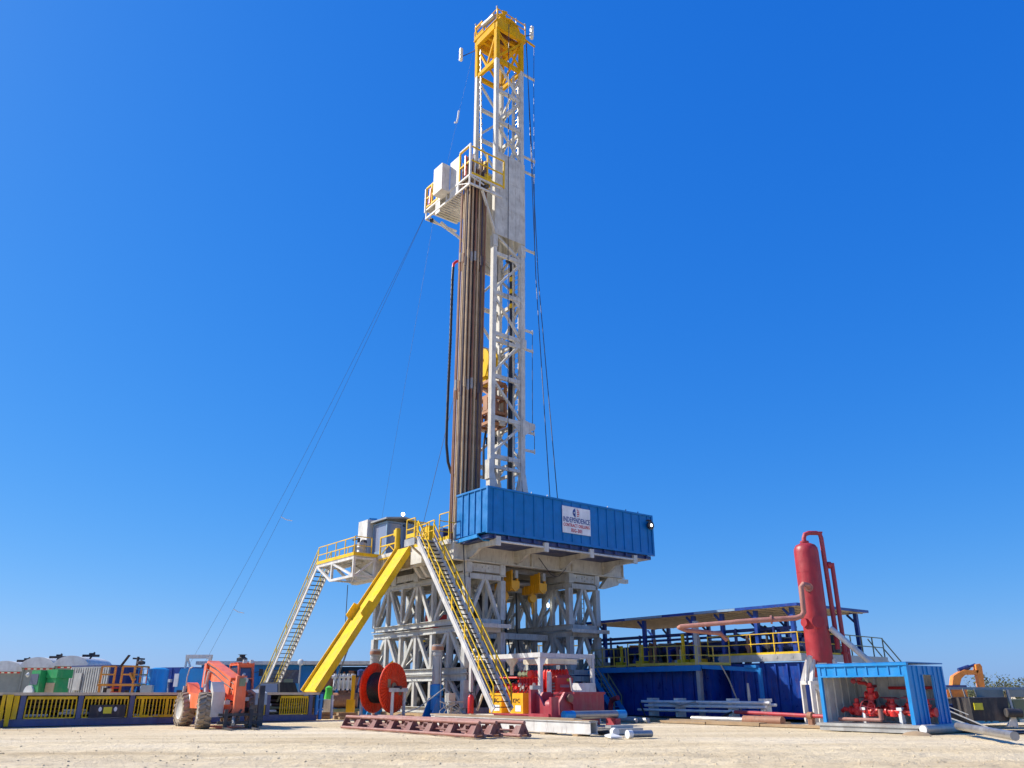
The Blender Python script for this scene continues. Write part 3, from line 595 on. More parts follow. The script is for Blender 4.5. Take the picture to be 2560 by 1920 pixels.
wire('tugger_line', 'left of two dark lines from the mast crown to the blue container roof', [(6.95, 2.7, 52.4), onb(1340, 700, 1.4), onb(1375, 1246, -1.2)], .028)
wire('tugger_line', 'right of two dark lines from the mast crown to the blue container roof', [(6.95, 2.75, 52.4), onb(1346, 700, 1.4), onb(1394, 1249, -1.2)], .028)
wire('mast_front_line', 'dark line hanging down the front of the white mast from the crown', [(5.0, 2.6, 53.0), (4.98, 2.62, 33), (5.0, 2.6, 12.3)], .03)
wl = MB()
for i in range(7): wl.path([(5.2, 3.75+.17*i, 52.6), (5.0, 4.0+.1*i, 27.6)], .02, 5)
solo('drilling_lines', 'bundle of steel drilling lines running inside the mast to the travelling block', 'cable', (5, 4.3, 27.6), wl, 'wire')
m = MB(); m.path([(4.1, 5.3, 51.8), (4.3, 5.2, 40), (4.4, 5.1, 36)], .05, 6)
for i in range(26): m.tube((4.1+.011*i, 5.3-.0075*i, 51.5-.6*i), (4.104+.011*i, 5.297-.0075*i, 51.3-.6*i), .085, 6)
solo('chain_hoist_line', 'pale knotted chain hanging inside the upper mast left of the lines', 'chain', (4.4, 5.1, 36), m, 'galv')
# travelling block, top drive
tb = T('travelling_block', 'yellow rounded travelling block hanging in the mast behind the front leg', 'block', (4.6, 4.4, 21.5))
for a in (4.2, 4.95):
    m = MB(); m.prism([(a, 4.55+.72*math.cos(R(t)), 23.35+.8*math.sin(R(t))) for t in range(0, 181, 15)]+[(a, 3.85, 22.9), (a, 4.2, 22.0), (a, 4.9, 22.0), (a, 5.25, 22.9)], (.1, 0, 0)); m.lathe([(.12, 0), (.12, .06)], (a, 4.55, 23.3), (-1, 0, 0), 12); m.build('side_plate', 'chute_yellow', tb)
m = MB(); m.lathe([(.3, -.28), (.6, -.28), (.6, .28), (.3, .28)], (4.62, 4.55, 23.3), (1, 0, 0), 18); m.build('sheave', 'rusty', tb)
m = MB(); m.box(4.35, 4.85, 4.35, 4.8, 21.4, 22.1); m.build('hook', 'chute_yellow', tb)
td = T('top_drive', 'rusty orange top drive machine hanging below the yellow block in the mast', 'top drive', (4.9, 4.4, 16.5))
m = MB()
for a in (4.25, 5.6):
    for b in (3.7, 5.1): m.bar((a, b, 18.5), (a, b, 21.5), .18)
for z in (18.5, 19.3, 20.4, 21.5):
    m.bar((4.25, 3.7, z), (5.6, 3.7, z), .16, .2); m.bar((4.25, 5.1, z), (5.6, 5.1, z), .16, .2); m.bar((4.25, 3.7, z), (4.25, 5.1, z), .17, .21); m.bar((5.6, 3.7, z), (5.6, 5.1, z), .17, .21)
m.bar((4.25, 3.7, 20.4), (4.25, 5.1, 21.4), .1); m.box(4.15, 4.3, 3.85, 4.35, 19.4, 20.3); m.box(4.18, 4.3, 4.5, 4.95, 18.6, 19.2)
m.build('cage', 'top_drive', td)
m = MB(); m.lathe([(.3, 18.4), (.5, 18.5), (.5, 20.2), (.35, 20.4), (.35, 21.3), (.15, 21.6)], (4.95, 4.4, 0), n=18); m.build('motor', 'rusty', td)
m = MB(); m.box(5.62, 5.75, 3.75, 4.5, 18.8, 20.9); m.box(5.0, 5.5, 3.55, 3.68, 18.4, 19.0); m.build('cover', 'cream', td)
m = MB(); m.tube((4.95, 4.4, 14.6), (4.95, 4.4, 18.4), .16, 12); m.box(4.7, 5.2, 4.1, 4.7, 17.2, 17.7); m.build('quill', 'dark', td)
for b in (4.1, 4.7):
    m = MB(); m.path([(4.7, b, 18.2), (4.5, b, 17), (4.55, b, 14.8)], .08, 8); m.build('link', 'dark', td)
m = MB(); m.path([(4.5, 3.6, 18.0), (4.4, 3.5, 16.5), (4.45, 3.4, 13), (4.6, 3.4, 10)], .13, 8); m.build('hose', 'cable_black', td)
m = MB(); m.path([(5.9, 3.9, 31.5), (6.05, 3.8, 31.9), (6.2, 3.75, 31.2), (6.15, 3.7, 26), (6.0, 3.65, 18), (5.85, 3.6, 12.5), (5.7, 3.6, 10)], .17, 10)
hb = solo('service_loop', 'thick black service loop hose hanging inside the right side of the mast', 'hose', (5.7, 3.6, 10), m, 'cable_black')
m = MB()
for z in (29.8, 28.8, 27.6): m.lathe([(.2, z), (.2, z+.35)], (6.17, 3.72, 0), n=10)
m.build('yellow_band', 'yellow', hb)
sp = T('standpipe', 'red standpipe with gooseneck running up the inside of the mast', 'pipe', (4.1, 5.7, ZF))
hp = [onb(*q, 5.6) for q in ((1133, 668), (1131, 700), (1126, 850), (1121, 960), (1117, 1060), (1116, 1110), (1120, 1155), (1128, 1182), (1142, 1195))]
h0 = Vector(hp[0]); m = MB(); m.path([(3.95, 5.4, 10), (4.15, 5.4, h0.z-.2), (4.1, 5.4, h0.z+.3), (3.6, 5.45, h0.z+.6), h0+Vector((.75, 0, .75)), h0+Vector((.3, 0, .6)), h0+Vector((.04, 0, .3)), h0], .1, 10); m.build('gooseneck', 'red', sp)
hp.append((4.6, 5.2, 15.0)); m = MB(); m.path(hp, .1, 10)
for i in range(2): 
    for t in range(12): c = lerp(hp[i+1], hp[i+2], t/12); m.lathe([(.112, -.05), (.112, .05)], c, (0, 0, 1), 8)
m.build('mud_hose', 'cable_black', sp)

# ------------------------------------------------------------------ racking board
rb = T('racking_board', 'white racking board platform with yellow rails cantilevered off the mast', 'platform', (2.5, 5, 35.3))
a0, a1, b0, b1, zb = 1.05, 3.9, 2.0, 7.9, 36.1
m = MB()
for z in (zb, zb-.75):
    m.bar((a0, b0, z), (a0, b1, z), .12, .14); m.bar((a0, b0, z), (a1, b0, z), .12, .14); m.bar((a0, b1, z), (a1, b1, z), .12, .14)
for b in (b0+.06, 3.5, 5.0, 6.4, b1-.06): m.bar((a0, b, zb-.7), (a0, b, zb-.06), .1)
for a in (1.9, 2.9): m.bar((a, b0, zb-.7), (a, b0, zb-.06), .09)
m.bar((a0, b0+.1, zb-.7), (a0, 3.5, zb-.06), .07); m.bar((a0+.1, b0, zb-.1), (a1, b0, zb-.75), .08)
m.bar((2.2, b0+.1, zb-.8), (4.0, 2.9, 32.8), .16); m.bar((2.2, b1-.4, zb-.8), (4.0, 5.8, 32.8), .16); m.bar((a0+.1, b1-.4, zb-.75), (3.6, b1-.2, zb-1.3), .07); m.bar((1.5, b0+.06, zb-.7), (1.5, b0+.06, zb+2.4), .07)
m.build('frame', 'white', rb)
m = MB(); m.box(a0+.1, 1.6, b0+.1, b1-.1, zb+.02, zb+.07); m.box(1.6, a1, b1-1.2, b1-.1, zb+.02, zb+.07); m.build('deck', 'galv', rb)
for i in range(13):
    m = MB(); b = 4.1+i*.28; m.bar((1.3, b, zb-.28), (3.7, b, zb-.28), .1, .14); m.build('finger', 'cream', rb)
m = MB(); rail(m, [(a0, b0, zb+.1), (a1+.2, b0, zb+.1)], 2.4, 1.5, r=.045, rails=(1.0, .5, .04)); rail(m, [(a0, 3.35, zb+.1), (a0, b0, zb+.1)], 2.45, 1.2, r=.06, rails=(1.0, .45)); m.box(a0+.2, a1, b0-.02, b0+.01, zb+.05, zb+.3)
m.bar((a1+.15, b0, zb+2.3), (a1+.15, b0, zb+.1), .07); m.build('handrail', 'yellow', rb); m = MB(); rail(m, [(a0, b1, zb+.1), (a0, 6.3, zb+.1)], 1.9, .8, r=.065, rails=(1.0, .5, .08)); m.build('handrail', 'yellow', rb)
m = MB(); m.bar((a0-.04, b0-.04, zb-.1), (a0-.04, b0-.04, zb+2.65), .14); m.bar((a0-.04, b1+.04, zb-.2), (a0-.04, b1+.04, zb+1.95), .14); m.bar((a0-.04, b0, zb+2.6), (a0-.04, 3.3, zb+2.6), .1); m.build('corner_post', 'white', rb)
m = MB(); m.box(a0-.02, a0+.04, 3.4, 4.6, zb-.6, zb+2.45); m.box(a0-.03, a0+.03, 5.9, 6.5, zb-1.1, zb+.5); m.build('wind_panel', 'white', rb)
m = MB(); m.box(a0-.75, a0-.06, 4.6, 5.75, zb-.1, zb+2.2); m.build('cabinet', 'white', rb)
m = MB(); m.bar((a0-.05, 2.55, zb+.2), (a0-.05, 2.55, zb+1.9), .11); m.build('fall_arrest_gear', 'red', rb); m = MB(); m.bar((a0-.05, 7.3, zb+.3), (a0-.05, 7.2, zb+1.6), .16); m.build('fall_arrest_gear', 'red', rb)
m = MB()
for b in (2.6, 3.1): m.bar((1.4, b, zb+.4), (3.4, b, zb+.5), .25, .5)
m.box(2.6, 3.2, 2.4, 3.0, zb+.1, zb+1.0); m.box(3.0, 3.3, 2.9, 3.2, zb+.4, zb+2.6); m.build('winch', 'yellow', rb)
m = MB(); m.tube((1.4, b1-.3, zb-1.0), (1.4, b1-.3, zb-.75), .14, 10); m.tube((2.3, b0-.05, zb-.5), (2.6, b0-.05, zb-.4), .13, 10); m.build('floodlight', 'dark', rb)
# pipe stands
PM = ['pipe_brown', 'pipe_tan', 'pipe_dark', 'pipe_brown', 'pipe_tan']
for i in range(7):
    for j in range(4):
        a = .84+.27*i+.08*(j % 2); b = 2.35+.28*j
        mat = random.choice(PM); h = 37.9+random.uniform(-.9, .4)
        ta, tbb = a+.36+random.uniform(-.05, .05), b+.12+random.uniform(-.05, .05)
        m = MB(); p, q = Vector((a, b, ZF)), Vector((ta, tbb, h)); m.tube(p, q, .066, 8)
        for z in (.32, .34, .655, .675): pass
        off = random.uniform(-.35, .35)
        for z in (19.6+off, 29.2+off, h-.4): c = p.lerp(q, (z-ZF)/(h-ZF)); m.mi = 1; m.tube(c, c+(q-p).normalized()*.75, .09, 8); m.mi = 0
        solo('drill_pipe_stand', 'upright stand of drill pipe packed in the rack under the racking board', 'drill pipe', (a, b, ZF), m, [mat, random.choice(['pipe_grey', 'pipe_brown', mat, mat])], group='drill pipe stands racked in the mast')
# long guy wires to the left and hanging flags
gt = (1.1, 7.9, 36.0); 
def w2r(p): v = Vector(p)-O; return (v.dot(U), v.dot(V), v.z)
def guy(px, label):
    a = Vector(gt); far = Vector(w2r(px)); pts = []
    for i in range(25):
        t = i/24; p = a.lerp(far, t); p.z -= 2.6*4*t*(1-t)*.5; pts.append(p)
    wire('escape_line', label, pts, .012, cat='cable'); return pts
g1 = guy((-32.5, 81, .4), 'left of two long thin lines sloping from the racking board down to the left'); g2 = guy((-31.0, 81, .4), 'right of two long thin lines sloping from the racking board down to the left')
for i, k in enumerate((13, 18, 21, 23)):
    p = g2[k]; m = MB(); m.path([p, p+Vector((.35, -.3, -.25)), p+Vector((.8, -.6, -.35))], .035, 5); solo('streamer', ('highest', 'second highest', 'third highest', 'lowest')[i]+' small white streamer tied to the sloping escape lines', 'streamer', p, m, 'cloth_white', group='streamers on the escape lines')
wire('guy_wire', 'dark guy wire from behind the pipe stands to the porch side of the floor', [(3.9, 5.9, 25.5), onb(1056, 1318, 8.9)], .016)
wire('guy_wire', 'faint guy wire descending left of the mast to behind the blue cab', [(1.6, 7.7, 35.2), onb(954, 1300, 11.2)], .007)
wire('crown_line', 'fine line from the mast crown to the white cabinet on the racking board', [(3.9, 5.9, 52.6), (.9, 5.0, 38.35)], .006)
p = Vector(lerp((3.9, 5.9, 52.6), (.9, 5.0, 38.35), .62)); m = MB(); m.path([p+Vector((.1, 0, .75)), p+Vector((.05, 0, .6)), p, p+Vector((-.1, 0, -.5)), p+Vector((-.3, 0, -.6))], .07, 6); solo('streamer', 'white streamer blowing in the sky between crown and racking board', 'streamer', p, m, 'cloth_white')
wire('drop_line', 'thin cable hanging below the white porch truss', [(-1.5, 11.5, 8.0), (-1.45, 11.5, 4.4)], .025)
for i, (x0, x1) in enumerate(((-.3, -1.2), (-.3, -.6))):
    wire('stay_cable', ('outer', 'inner')[i]+' dark stay cable slanting down the left end of the substructure', [(x0, 10.8, 7.6), (x1-1.5, 11.0+i, .3)], .025)
wire('hose_line', 'dark line hanging in front of the corner tower from the blue container', [(-.45, -.15, 12.0), (-.4, -.25, 9.3), (-.1, -.3, 5.0), (.2, -1.0, .6)], .03)

# ------------------------------------------------------------------ under the floor: blowout preventer, hoists, cylinders
bp = T('blowout_preventer', 'dark flanged blowout preventer stack standing between the grey towers', 'valve stack', (5.3, 5.3, 0))
m = MB(); m.lathe([(.75, 0), (.75, .4), (.45, .45), (.45, .9), (.8, .95), (.8, 1.2), (.5, 1.25), (.5, 1.6), (.85, 1.65), (.85, 2.5), (.55, 2.6), (.55, 2.8), (.85, 2.9), (.85, 3.7), (.5, 3.8), (.8, 4.0), (.9, 4.3), (.9, 5.2), (.6, 5.5), (.35, 5.6), (.35, 7.2)], (5.3, 5.3, 0), n=22); m.build('stack', 'dark', bp)
for z in (2.05, 3.3):
    m = MB(); m.box(3.9, 6.7, 4.95, 5.65, z-.3, z+.3); m.build('ram_bonnet', 'rusty' if z < 3 else 'dark', bp)
for k in range(9):
    m = MB(); x, y = 3.5+random.random()*3.6, 3.2+random.random()*3; m.path([(x, y, 7.4), (x+random.uniform(-.4, .4), y, 5), (x+random.uniform(-.6, .6), y-.3, 2.2), (5.3, 5.0, 1.4)], .05, 6); m.build('control_hose', 'cable_black', bp)
for b, bb in ((7.9, 'rear'), (9.2, 'front')):
    m = MB(); m.box(3.2, 7.3, b, b+.8, .3, 3.2); m.tube((3.3, b+.2, 4.2), (7.2, b+.3, 4.0), .3, 12); m.box(3.6, 4.6, b, b+.7, 5.2, 7.2); m.box(5.4, 7.0, b, b+.6, 5.5, 7.3)
    solo('mud_process_unit', 'dark machinery block at the %s back of the gap between the grey towers' % bb, 'machinery', (5.2, b+.4, .02), m, 'dark' if b < 8 else 'navy')
solo('lamp_bulkhead', 'small bright bulkhead lamp glowing under the right grey tower', 'lamp', (7.1, 1.2, 6.4), MB().lathe([(.02, -.14), (.06, -.12), (.07, .08), (.02, .14)], (7.56, 1.77, 6.5), n=10), 'lamp')
solo('red_bin', 'red box seen through the left tower bracing', 'bin', (2.2, 7.2, 5.0), MB().box(1.2, 2.2, 4.5, 6.0, 5.0, 5.8), 'red')
for a in (4.0, 6.15):
    t = T('trolley_hoist', ('left' if a < 5 else 'right')+' yellow trolley hoist hanging under the cream floor girder', 'hoist', (a, .7, 6.2))
    m = MB(); m.prism([(a-.3, .55, 7.62), (a+.3, .55, 7.62), (a+.3, .55, 7.2), (a, .55, 6.98), (a-.3, .55, 7.2)], (0, .08, 0)); m.box(a-.26, a+.26, .64, 2.3, 7.05, 7.55)
    for k in range(7): m.box(a-.3, a-.26, .7+k*.22, .74+k*.22, 7.02, 7.58)
    m.build('trolley_body', 'hoist_yellow', t)
    m = MB(); m.box(a-.26, a-.16, .62, .76, 7.6, 8.25); m.box(a+.16, a+.26, .62, .76, 7.6, 8.25); m.box(a-.25, a-.12, .8, 1.5, 7.55, 8.2); m.build('trolley_bracket', 'hoist_yellow', t)
    m = MB(); m.lathe([(.02, -.15), (.26, -.12), (.26, .12), (.02, .15)], (a-.35, 1.2, 6.75), (0, 1, 0), 14); m.tube((a-.35, 1.2, 5.8), (a-.35, 1.2, 7.1), .05, 6); m.tube((a-.2, 1.2, 5.9), (a-.2, 1.2, 6.7), .03, 6); m.build('chain_block', 'hoist_yellow', t)
    m = MB(); m.tube((a, .5, 7.75), (a, .5, 8.2), .14, 10); m.build('motor', 'galv', t)
m = MB(); m.ibeam((3.0, 1.2, 8.28), (7.7, 1.2, 8.28), .28, .25); m.tube((4.4, 2.6, 7.7), (5.9, 2.2, 7.7), .25, 12); m.tube((4.4, 3.4, 7.9), (7.6, 2.9, 7.9), .22, 12)
solo('hoist_beam', 'dark runway beam and pipes above the yellow trolley hoists', 'beam', (5.3, 1.2, 8.1), m, 'steel')
def cylinder(b, lab):
    t = T('lifting_cylinder', lab, 'hydraulic cylinder', (-.85, b, 0), group='lifting cylinders beside the left tower')
    m = MB(); m.lathe([(.27, 1.6), (.27, 3.25), (.3, 3.27), (.3, 3.4), (.26, 3.42), (.26, 3.5), (.33, 3.52), (.33, 3.8), (.25, 3.86)], (-.85, b, 0), n=20); m.build('barrel', 'galv', t)
    m = MB(); m.lathe([(.34, 3.55), (.345, 3.7), (.3, 3.84), (.01, 3.88)], (-.85, b, 0), n=20); m.build('cap', 'rusty', t)
    m = MB(); m.lathe([(.3, .5), (.3, 1.2), (.36, 1.22), (.36, 1.75), (.28, 1.8)], (-.85, b, 0), n=20); m.prism([(-1.5, b-.45, .02), (-.3, b-.45, .02), (-.65, b-.45, 1.1), (-1.05, b-.45, 1.1)], (0, .1, 0)); m.prism([(-1.5, b+.35, .02), (-.3, b+.35, .02), (-.65, b+.35, 1.1), (-1.05, b+.35, 1.1)], (0, .1, 0)); m.build('foot', 'light_blue', t)
    m = MB(); m.path([(-.85, b-.3, 3.3), (-.85, b-.38, 2.0), (-.9, b-.5, .6)], .03, 6); m.build('hydraulic_line', 'galv', t)
cylinder(1.35, 'upright grey hydraulic cylinder on a blue foot, right of the cable reel'); cylinder(8.4, 'upright grey hydraulic cylinder half hidden behind the cable reel')
m = MB()
for k in range(7):
    b = .9+k*1.3; z = random.uniform(1.3, 2.0); m.box(.7, 2.3, b, b+1.15, .42, z)
    m.tube((.55, b+.2, .5), (.55, b+.9, z), .08, 8)
m.box(.9, 2.1, .9, 10, .32, .45); solo('tower_machinery', 'dark machinery row inside the bottom level of the left grey tower', 'machinery', (1.5, 5.3, .3), m, 'dark')
# hose tangle
m = MB()
for i in range(9):
    cx, cy, r0 = -1.2+random.uniform(-.2, .2), -.6+random.uniform(-.3, .3), .3+random.random()*.25
    m.path([(cx+r0*math.cos(k*.6), cy+r0*.5*math.sin(k*.6), .35+.35*math.sin(k*.35+i)+.25) for k in range(11)], .022, 5)
m.path([(-1.1, -.4, 1.3), (-1.3, -.1, 1.6), (-2.2, 1.0, .6), (-3.4, 1.9, .12)], .03, 6)
hs_ = T('hose_cabinet', 'grey control cabinet on a stand tangled in pale hoses by the blue cylinder foot', 'cabinet', (-1.2, -.6, 0))
m.build('hoses', 'galv', hs_); m = MB(); m.box(-1.4, -1.0, -.7, -.4, .75, 1.35); m.bar((-1.2, -.55, 0.03), (-1.2, -.55, .76), .1); m.box(-1.5, -.9, -.8, -.3, .0, .05); m.build('box', 'galv', hs_)

# ------------------------------------------------------------------ cable reel
rl = T('cable_reel', 'big orange red cable reel wound with black cable', 'cable reel', rig(-3.2, 3.0), 'local', R(-27))
def flange(x, nm):
    m = MB(); prof = [(.18, -.03), (1.22, -.03), (1.27, -.05), (1.29, 0), (1.27, .05), (1.22, .03), (.18, .03)]
    m.lathe(prof, (x, 0, 1.62), (1, 0, 0), 48)
    s = 1 if x > 0 else -1
    for k in range(40):
        t = 2*math.pi*k/40; e = Vector((0, math.cos(t), math.sin(t))); c = Vector((x+s*.035, 0, 1.62)); m.bar(c+e*.34, c+e*1.2, .07, .08, (1, 0, 0)); c = Vector((x-s*.035, 0, 1.62)); m.bar(c+e*.34, c+e*1.2, .045, .04, (1, 0, 0))
    return m.build(nm, 'reel_red', rl)
f1 = flange(-.62, 'flange'); f2 = flange(.62, 'flange')
m = MB(); m.lathe([(.2, .06), (.26, .08), (.2, .1)], (.62, 0, 1.62), (1, 0, 0), 20); m.box(.66, .7, -.6, -.33, 1.62, 2.05); m.box(.66, .7, .45, .75, 1.25, 1.55); m.build('label_plate', 'timber', f2)
m = MB(); prof = []
for k in range(22): x = -.57+k*.052; prof += [(.76, x), (.79, x+.026)]
prof.append((.76, .57)); m.lathe(prof, (0, 0, 1.62), (1, 0, 0), 40); m.build('wound_cable', 'cable_black', rl)
rs = T('reel_stand', 'white pipe frame stand on a skid holding the orange cable reel', 'stand', rig(-3.2, 3.0), 'local', R(-27))
for x in (-1.0, 1.0):
    m = MB()
    for y in (-.55, .55): m.tube((x, y, .2), (x, y, 1.45), .09, 10)
    m.bar((x, -.75, 1.5), (x, .75, 1.5), .22, .2); m.build('trestle', 'white', rs)
m = MB(); m.tube((-1.15, 0, 1.62), (1.15, 0, 1.62), .09, 12); m.build('axle', 'dark', rs)
m = MB(); m.ibeam((-1.6, -.6, .12), (1.6, -.6, .12), .22, .18); m.ibeam((-1.6, .6, .12), (1.6, .6, .12), .22, .18); m.bar((-1.2, -.6, .14), (-1.2, .6, .14), .16); m.bar((1.2, -.6, .14), (1.2, .6, .14), .16); m.build('skid', 'rack_maroon', rs)

# ------------------------------------------------------------------ red hydraulic unit under its white canopy
hu = T('canopy_skid', 'white open canopy frame on a cream skid around the red hydraulic unit', 'canopy', (1.9, -3.3, 0))
a0, a1, b0, b1 = .2, 3.65, -6.2, -.4
for a in (a0, a1):
    for b in (b0, b1):
        m = MB(); m.bar((a, b, .2), (a, b, 3.0), .17); s = 1 if b == b0 else -1; m.prism([(a-.03, b+s*.08, 3.0), (a-.03, b+s*.45, 3.0), (a-.03, b+s*.08, 2.5)], (.06, 0, 0)); s2 = 1 if a == a0 else -1; m.prism([(a+s2*.08, b-.03, 3.0), (a+s2*.42, b-.03, 3.0), (a+s2*.08, b-.03, 2.5)], (0, .06, 0)); m.build('post', 'white', hu)
m = MB(); m.bar((a0, b0-.12, 3.1), (a0, b1+.12, 3.1), .2, .22); m.bar((a1, b0-.12, 3.1), (a1, b1+.12, 3.1), .2, .22)
for b in (b0, -4.3, -2.3, b1): m.bar((a0+.1, b, 3.09), (a1-.1, b, 3.09), .19, .2)
m.build('top_frame', 'white', hu)
m = MB(); m.box(a0+.7, a1-.8, b0+.25, b0+2.2, 2.7, 2.95); m.lathe([(.12, 2.2), (.12, 2.6), (.42, 2.9), (.42, 2.98)], (a0+.2, -3.7, 0), n=4); m.build('light_hood', 'cream', hu)
m = MB(); m.box(a0-.25, a1+.2, b0-.3, b1+.3, .06, .34); m.build('skid_base', 'cream', hu)
m = MB(); m.bar((a0, -1.0, .5), (a0-.1, -1.6, 1.3), .1); m.build('prop', 'cream', hu)
acc = T('hydraulic_unit', 'red accumulator unit with bottle bank, gauges and yellow panels under the white canopy', 'hydraulic unit', (1.9, -3.3, .34))
for b in [-5.4+.24*k for k in range(16)]:
    m = MB(); m.lathe([(.05, 1.5), (.1, 1.55), (.115, 1.7), (.115, 2.35), (.07, 2.46), (.03, 2.5)], (2.6, b, .0), n=12); m.build('accumulator_bottle', 'red', acc)
m = MB(); m.box(1.2, 3.0, -5.0, -1.0, .36, .55); m.box(1.4, 2.9, -5.0, -1.2, 1.3, 1.5); m.prism([(.9, -4.9, .6), (1.9, -4.9, .6), (1.9, -4.9, 1.3), (1.3, -4.9, 1.3)], (0, 3.6, 0))
for b in (-5, -3, -1.1):
    for a in (1.4, 2.9): m.bar((a, b, .5), (a, b, 2.0), .09)
for z in (1.75, 2.1): m.tube((1.3, -5.0, z), (1.3, -1.0, z), .05, 8)
m.build('tank_frame', 'red', acc)
for k in range(13):
    m = MB(); b = -4.8+k*.29; m.lathe([(.1, -.05), (.1, .05)], (1.2, b, 1.62+.12*(k % 2)), (-1, 0, .1), 10); m.tube((1.25, b, 1.45), (1.25, b, 1.8), .04, 6); m.build('control_valve', random.choice(['maroon', 'white', 'red', 'galv', 'pump_red']), acc)
for b in (-4.0, -3.7, -3.4):
    m = MB(); m.lathe([(.13, -.06), (.14, .0), (.12, .03)], (1.15, b, 2.25), (-1, -.2, .1), 14); m.build('gauge', 'olive', acc)
m = MB(); m.lathe([(.16, -.1), (.2, .0), (.16, .1)], (1.15, -4.3, 2.25), (-1, -.2, 0), 14); m.build('gauge', 'red', acc)
for b in (-2.9, -4.65):
    m = MB(); m.box(.35, .9, b, b+1.05, .4, 1.35); pn = m.build('pump_panel', 'hoist_yellow', acc)
    text('lettering', 'KPC', .3, 'ink_black', pn, (.34, b+.52, .98), (0, -1, 0), (0, 0, 1))
    m = MB(); m.box(.335, .345, b+.15, b+.6, .5, .78); m.build('white_label', 'sign_white', pn)
m = MB()
for k in range(8):
    b = -4.2+k*.3; m.path([(1.1, b, 1.5), (.85, b+.2, 1.1), (.8, b-.2, .8), (1.0, b+.1, .5)], .02, 5)
m.build('hose', 'cable_black', acc)
m = MB(); m.box(.4, .75, -5.6, -5.1, .4, .95); m.path([(.5, -5.5, .9), (.4, -5.3, 1.2), (.7, -5.1, 1.1)], .07, 8); m.lathe([(.1, 0), (.16, .1), (.16, .3), (.08, .38)], (.4, -5.3, .5), n=10); m.build('pump', 'pump_red', acc)
m = MB(); m.box(1.3, 2.35, -6.15, -5.35, .5, 2.05); m.prism([(1.3, -6.15, 2.05), (2.35, -6.15, 2.05), (2.25, -6.0, 2.2), (1.4, -6.0, 2.2)], (0, .6, 0)); mc = m.build('motor_cabinet', 'red', acc)
m = MB(); m.box(1.5, 2.1, -6.17, -6.155, 1.62, 1.66); m.box(1.5, 2.1, -6.17, -6.155, 1.7, 1.73); m.mi = 1; m.box(1.95, 2.12, -6.17, -6.155, 1.9, 2.02); m.build('badge', ['galv', 'sign_yellow'], mc)
m = MB()
for z in [.5+.14*k for k in range(10)]: m.box(1.22, 1.3, -6.0, -5.5, z, z+.07)
m.build('cooling_fin', 'steel', acc)
m = MB(); m.lathe([(.12, .5), (.14, .6), (.12, 2.3), (.05, 2.35)], (1.1, -5.8, 0), n=10); m.build('white_bottle', 'white', acc)
solo('white_tank_box', 'white hopper box behind the maroon winch under the canopy right post', 'hopper', (3.0, -7.2, .3), MB().prism([(1.7, -7.6, .4), (2.7, -7.6, .4), (2.5, -7.6, 1.8), (1.7, -7.6, 1.8)], (0, .8, 0)).box(1.65, 2.75, -7.65, -6.75, .02, .42), 'white')
fe = T('fire_extinguisher', 'red fire extinguisher standing by the left canopy post', 'extinguisher', (-.15, -.9, .35))
m = MB(); m.lathe([(.15, .35), (.16, .4), (.16, 1.15), (.1, 1.25), (.05, 1.27)], (-.15, -.9, 0), n=14); m.build('bottle', 'red', fe); m = MB(); m.lathe([(.04, 1.25), (.04, 1.36)], (-.15, -.9, 0), n=8); m.bar((-.3, -.9, 1.36), (0, -.9, 1.38), .04); m.build('valve', 'dark', fe)

# ------------------------------------------------------------------ maroon winch and rail
wn = T('winch_frame', 'maroon winch housing with drum and side plates in front of the red unit', 'winch', (.2, -9.2, 0))
m = MB(); m.box(-.7, 1.1, -9.6, -8.3, .35, 1.36); m.box(-.75, 1.15, -9.65, -8.25, 1.3, 1.4); m.box(-.6, 1.0, -9.64, -9.59, .32, .5); m.box(-.4, .9, -9.5, -8.4, .02, .35); m.box(1.1, 1.16, -9.4, -8.5, .5, 1.2); m.build('drum_housing', 'maroon', wn)
for b in (-9.72, -8.25):
    m = MB(); m.prism([(-1.7, b, .15), (-1.7, b, .95), (-1.35, b, 1.4), (-.9, b, 1.4), (-.55, b, 1.0), (-.55, b, .15), (-.8, b, .15), (-.9, b, .9), (-1.2, b, 1.05), (-1.4, b, .8), (-1.45, b, .15)], (0, .12, 0)); m.build('side_plate', 'maroon', wn)
m = MB(); m.lathe([(.1, 0), (.17, .02), (.17, .14), (.1, .16)], (-1.15, -9.72, 1.15), (0, -1, 0), 14); m.build('bearing', 'rusty', wn); m = MB(); m.lathe([(.05, 0), (.1, .02), (.1, .14)], (-1.5, -9.72, .35), (0, -1, 0), 10); m.build('pin', 'rusty', wn)
m = MB(); m.lathe([(.05, 0), (.3, 0), (.3, 1.3), (.05, 1.3)], (-1.15, -9.6, .8), (0, 1, 0), 16); m.build('drum', 'maroon', wn)
m = MB(); m.bar((-.2, -8.9, 1.45), (-.3, -8.9, 2.0), .06); m.build('lever', 'galv', wn)
cr = T('pipe_cradle', 'low maroon pipe cradle with open U frame left of the maroon winch', 'cradle', (-2.3, -8.4, 0))
m = MB(); m.box(-2.6, -2.2, -10.4, -6.2, .2, .46); m.box(-2.65, -2.15, -10.42, -6.18, .45, .5)
for k in range(22): m.box(-2.615, -2.6, -10.2+k*.17, -10.15+k*.17, .3, .37)
m.build('rail_beam', 'maroon', cr)
m = MB(); m.box(-2.9, -2.5, -10.6, -10.45, .2, 1.2); m.box(-2.9, -2.5, -9.25, -9.1, .2, 1.5); m.prism([(-2.65, -10.45, .45), (-2.65, -9.25, .45), (-2.65, -9.25, 1.4), (-2.65, -9.5, 1.25), (-2.65, -9.8, .85), (-2.65, -10.45, .85)], (.1, 0, 0)); m.bar((-2.95, -10.5, .4), (-2.95, -9.2, .4), .08, .3); m.bar((-2.7, -10.5, 1.2), (-2.4, -10.8, 1.5), .04); m.build('u_frame', 'maroon', cr)
